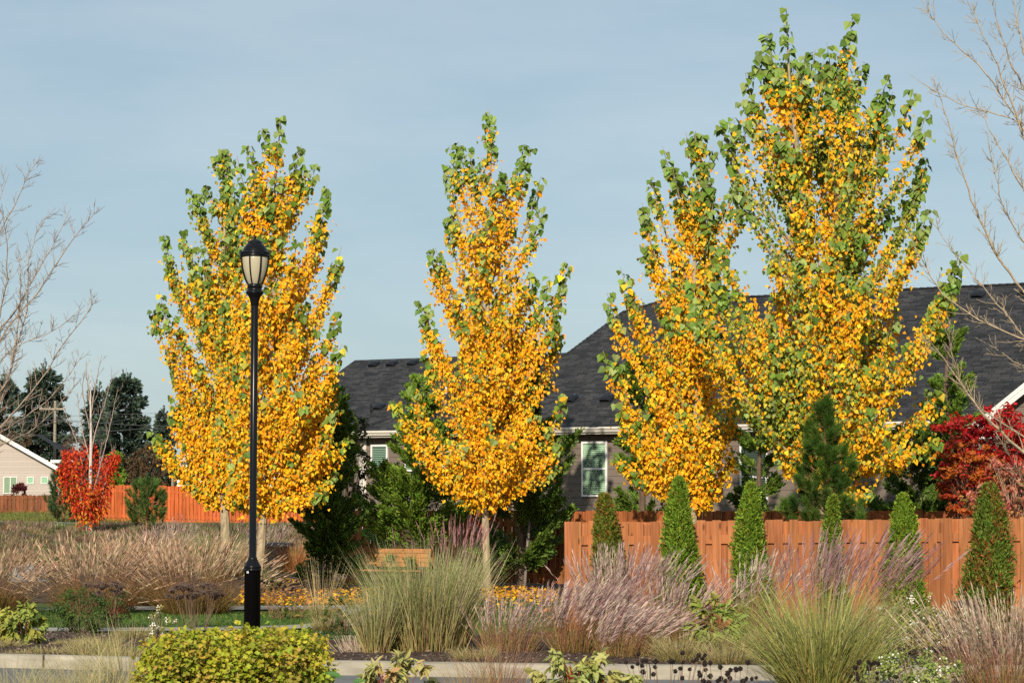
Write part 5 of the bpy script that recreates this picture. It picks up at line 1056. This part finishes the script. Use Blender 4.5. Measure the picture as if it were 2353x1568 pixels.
grass('pale foreground grass over the kerb just left of the lime green hedge', 245, 21.2, 1455, 150, 146, B_FG, **{**kf, 'nbl': 480, 'lean': .9})
grass('dry reddish foreground grass over the kerb right of the pale dogwood', 1085, 21.6, 1470, 150, 147, B_RED, **{**kf, 'nbl': 420, 'lean': .7})
grass('reddish wispy foreground stems right of the pale dogwood', 1150, 22.6, 1420, 210, 144, ([(.24, .10, .055), (.28, .14, .07)], [(.34, .17, .10), (.30, .14, .09), (.38, .26, .15)]), **{**kf, 'nbl': 420, 'lean': .6, 'bw': .0045})

# ================================================================== shrubs
def shrub(label, px, Y, ytop, width, seed, pal, n, kind, ll, lw, **k):
    return leafy('shrub', label, px, Y, None, ytop, width, seed, pal, n, kind, ll, lw, cat='shrub', **k)
PAL_LIME = [(.32, .36, .022), (.40, .41, .03), (.24, .30, .02), (.48, .42, .03), (.17, .23, .02), (.52, .36, .04), (.40, .24, .06)]
shrub('big lime green hedge shrub in the foreground hiding the lamp base', 543, 21.5, 1456, 400, 151, PAL_LIME, 32000, 'lobed', .042, .042, shapepow=5, stems=12, sc=(.22, .12, .09), hang=.35, lump=7, lamp=.05)
root, C, rng = shrub('yellow green dogwood shrub at the left edge behind the kerb', 55, 33.0, 1378, 115, 152, [(.34, .36, .06), (.28, .33, .07), (.40, .37, .08), (.22, .28, .05)], 1000, 'oval', .12, .07, stems=9, sc=(.22, .08, .05), hang=.7)
shrub('yellow green dogwood shrub between the tufts below the fence', 1640, 31.8, 1378, 120, 153, [(.26, .33, .06), (.33, .37, .07), (.20, .27, .05), (.36, .33, .09)], 950, 'oval', .115, .065, stems=9, sc=(.22, .08, .05), hang=.6)
PAL_PD = [(.44, .40, .12), (.38, .38, .13), (.50, .38, .16), (.46, .30, .12), (.33, .36, .10)]
shrub('pale foreground dogwood with red stems right of the lime hedge', 905, 20.3, 1506, 175, 154, PAL_PD, 1500, 'oval', .105, .05, shapepow=5, lamp=.05, stems=16, sc=(.30, .02, .02), hang=.9)
shrub('pale foreground dogwood with red stems under the sweeping plumes', 1330, 20.3, 1500, 220, 155, PAL_PD[:2] + PAL_PD[4:], 2000, 'oval', .105, .055, shapepow=5, lamp=.05, stems=20, sc=(.30, .02, .02), hang=.8)
shrub('dark green rose bush in front of the left grass mass', 190, 36.5, 1352, 150, 156, [(.05, .10, .016), (.07, .13, .02), (.04, .075, .018), (.09, .14, .03)], 2600, 'oval', .042, .026, stems=8, sc=(.2, .13, .08))
shrub('dark rose bush top with a few red leaves behind the first', 265, 38.0, 1345, 110, 157, [(.05, .085, .02), (.065, .11, .02), (.04, .065, .025), (.30, .05, .02)], 1100, 'oval', .042, .026, stems=7, sc=(.2, .13, .08))
shrub('small thin rose bush beside the concrete path', 795, 36.2, 1362, 100, 158, [(.07, .115, .02), (.09, .14, .025), (.06, .09, .02), (.14, .13, .03)], 950, 'oval', .040, .024, stems=9, sc=(.2, .13, .08), tall=1)
shrub('dark leafy shrub among white berries near the right edge', 2225, 33.5, 1385, 90, 159, [(.04, .085, .018), (.055, .10, .02), (.08, .08, .04)], 700, 'oval', .05, .03, stems=6)
def snowberry(label, px, Y, yt, wd_, sd, nleaf, nber, pal=((.30, .32, .10), (.38, .34, .12), (.22, .25, .07), (.42, .30, .12))):
    root, C, rng = shrub(label, px, Y, yt, wd_, sd, list(pal), nleaf, 'oval', .045, .03, stems=10, sc=(.26, .19, .13), twigs=(.30, .22, .15), shapepow=2.6)
    i = np.repeat(rng.integers(0, len(C), nber // 4), 4); P = C[i] * np.array([1.04, 1.04, 1.0]) + rng.normal(0, .022, (len(i), 3)); mb = MB(); balls(mb, P, rng.uniform(.008, .0145, len(P)), pick(rng, [(.82, .79, .62), (.8, .78, .68)], len(P), .04)); tag(mb.build('fruit', M['plain'], root, smooth=True), kind='stuff'); return root
snowberry('bushy snowberry full of white berries in front of the thin topped arborvitae', 2075, 31.0, 1368, 215, 161, 2600, 420)
snowberry('tall sprig of snowberry between the last two arborvitae', 2160, 32.5, 1375, 130, 162, 800, 140)
snowberry('foreground snowberry spilling over the kerb at lower right', 2085, 22.5, 1474, 210, 163, 2400, 130, ((.24, .30, .07), (.33, .34, .10), (.18, .24, .05)))
snowberry('small snowberry with white berries behind the lime green hedge', 372, 33.5, 1392, 90, 164, 380, 110)
snowberry('white berried twigs left of the last arborvitae base', 2225, 32.0, 1400, 70, 165, 150, 40)
# yarrow: flat dry brown heads
rng = np.random.default_rng(171)
def dry_flowers(name, label, px, Y, ytop, width, n, seed, head, cat, group=None, leafcol=None, nleaf=0, stemc=(.16, .10, .07)):
    rng = np.random.default_rng(seed); g = gpos(px, Y); s = F / Y; Ht = H + (HOR - ytop) / s - g[2]; Rm = width / 2 / s; root = empty(name, g, label, cat, group); mb = MB()
    tip = np.column_stack([rng.uniform(-Rm, Rm, n), rng.uniform(-.3, .3, n), Ht * rng.uniform(.72, 1.0, n)]); b = tip * np.array([.55, .55, 0]) + rng.normal(0, .03, (n, 3)) * np.array([1, 1, 0]); sticks(mb, b, tip, .004, .0028, stemc); mb.build('stem', M['plain'], root)
    if nleaf:
        lf = MB(); P = np.column_stack([rng.normal(0, Rm * .5, nleaf), rng.normal(0, .15, nleaf), np.abs(rng.normal(0, Ht * .22, nleaf)) + .03]); leaves(lf, P, nrm(rng.normal(0, 1, (nleaf, 3)) + np.array([[0, 0, .5]])), nrm(rng.normal(0, .5, (nleaf, 3)) + np.array([[0, -.3, .8]])), rng.uniform(.07, .13, nleaf), rng.uniform(.035, .05, nleaf), pick(rng, leafcol, nleaf), 'oval'); lf.build('foliage', M['leaf'], root)
    hb = MB()
    if head == 'cone':
        hb = MB(); balls(hb, np.zeros((1, 3)), .020, (.022, .014, .012), (1, 1, 1.15)); q = rdir(rng, 60); leaves(hb, q * .016, q, rdir(rng, 60), .011, .007, (.018, .012, .01), 'kite')
    else:
        q = np.column_stack([rng.normal(0, .045, 70), rng.normal(0, .045, 70), rng.normal(0, .006, 70)]); balls(hb, q, .009, pick(rng, [(.13, .085, .065), (.17, .115, .09), (.10, .065, .05)], 70), (1, 1, .7))
        r_ = q; sticks(hb, np.tile([[0, 0, -.07]], (len(r_), 1)), r_, .002, .0015, (.14, .09, .07))
    h0 = hb.build('seed_head', M['plain'], root)
    for i in range(n):
        h = h0 if i == 0 else h0.copy()
        if i: COL.objects.link(h); h.parent = root
        h.location = tuple(float(v) for v in tip[i]); h.rotation_euler = (rng.normal(0, .2), rng.normal(0, .2), rng.uniform(0, 6)); k = rng.uniform(.75, 1.2); h.scale = (k, k, k)
dry_flowers('yarrow_plant', 'brown flat topped yarrow seed heads in front of the brown mound by the lamp', 455, 37.5, 1338, 120, 34, 172, 'flat', 'dried flowers')
dry_flowers('yarrow_plant', 'dark yarrow heads above the rose bush at left', 240, 37.2, 1332, 90, 12, 173, 'flat', 'dried flowers')
dry_flowers('yarrow_plant', 'dark yarrow heads between the last two arborvitae', 2190, 32.5, 1372, 90, 9, 174, 'flat', 'dried flowers')
GLf = [(.14, .17, .03), (.20, .19, .04), (.10, .13, .025), (.26, .2, .05)]
dry_flowers('coneflower_plant', 'brown stemmed coneflower seed heads right of the near lamp post', 668, 41.0, 1330, 150, 46, 175, 'cone', 'dried flowers', leafcol=GLf, nleaf=160, stemc=(.2, .10, .06))
dry_flowers('coneflower_plant', 'black coneflower heads over the kerb right of the red stemmed dogwood', 1530, 20.8, 1497, 190, 30, 176, 'cone', 'dried flowers', leafcol=GLf, nleaf=30)
dry_flowers('coneflower_plant', 'black coneflower heads over the road left of the huge green clump', 1672, 20.6, 1515, 130, 20, 177, 'cone', 'dried flowers', leafcol=GLf, nleaf=20)
dry_flowers('coneflower_plant', 'small cluster of black coneflower heads at the foot of the huge green clump', 1985, 20.4, 1508, 60, 12, 178, 'cone', 'dried flowers', leafcol=GLf, nleaf=10)
# blurred leafy sprig close to the camera
g = at(790, 1600, 9.0); rng = np.random.default_rng(181); root = empty('leafy_sprig', (g[0], 9.0, 0), 'out of focus green leafy sprig at the bottom edge, closest to the viewer', 'plant'); mb = MB()
sp = at(790, 1585, 9.0); tube(mb, [(0, 0, 0), (.01, 0, .7), (sp[0] - g[0], 0, sp[2])], [.006, .005, .003], 5, (.2, .16, .06)); mb.build('stem', M['plain'], root); mb = MB()
P = np.array([at(x, y, 9.0 + dy) - np.array([g[0], 9.0, 0]) for x, y, dy in ((788, 1556, 0), (800, 1578, .03), (808, 1566, -.02), (795, 1570, .02), (790, 1610, 0), (800, 1630, .02))]); D = np.array([(-1, 0, .35), (.5, .1, -.4), (1, 0, .15), (-.4, 0, -.8), (-1, 0, -.2), (1, .2, -.2)], float)
leaves(mb, P, D, np.array([[0, -.6, .8]] * 6), np.array([.075, .06, .06, .06, .08, .08]), np.array([.035, .035, .03, .03, .04, .04]), (.07, .17, .035), 'oval'); mb.build('foliage', M['leaf'], root)
# timber stakes tied to the broad dark cypress
g = gpos(1212, 54.25); o = empty('tree_stake', g, 'leaning grey wooden stake in front of the broad dark cypress', 'stake'); mb = MB(); tube(mb, [(-.08, 0, -.1), (-.02, 0, .9), (.05, 0, 1.62)], .032, 7, (.24, .2, .17)); mb.build('post', M['bark'], o); mb = MB(); tube(mb, [(.03, -.04, 1.18), (.0, .3, 1.2), (-.12, .8, 1.25)], .008, 5, (.04, .04, .04)); mb.build('tie', M['plain'], o)
print('objects', len(COL.objects), 'faces', sum(len(o.data.polygons) for o in COL.objects if o.type == 'MESH'))
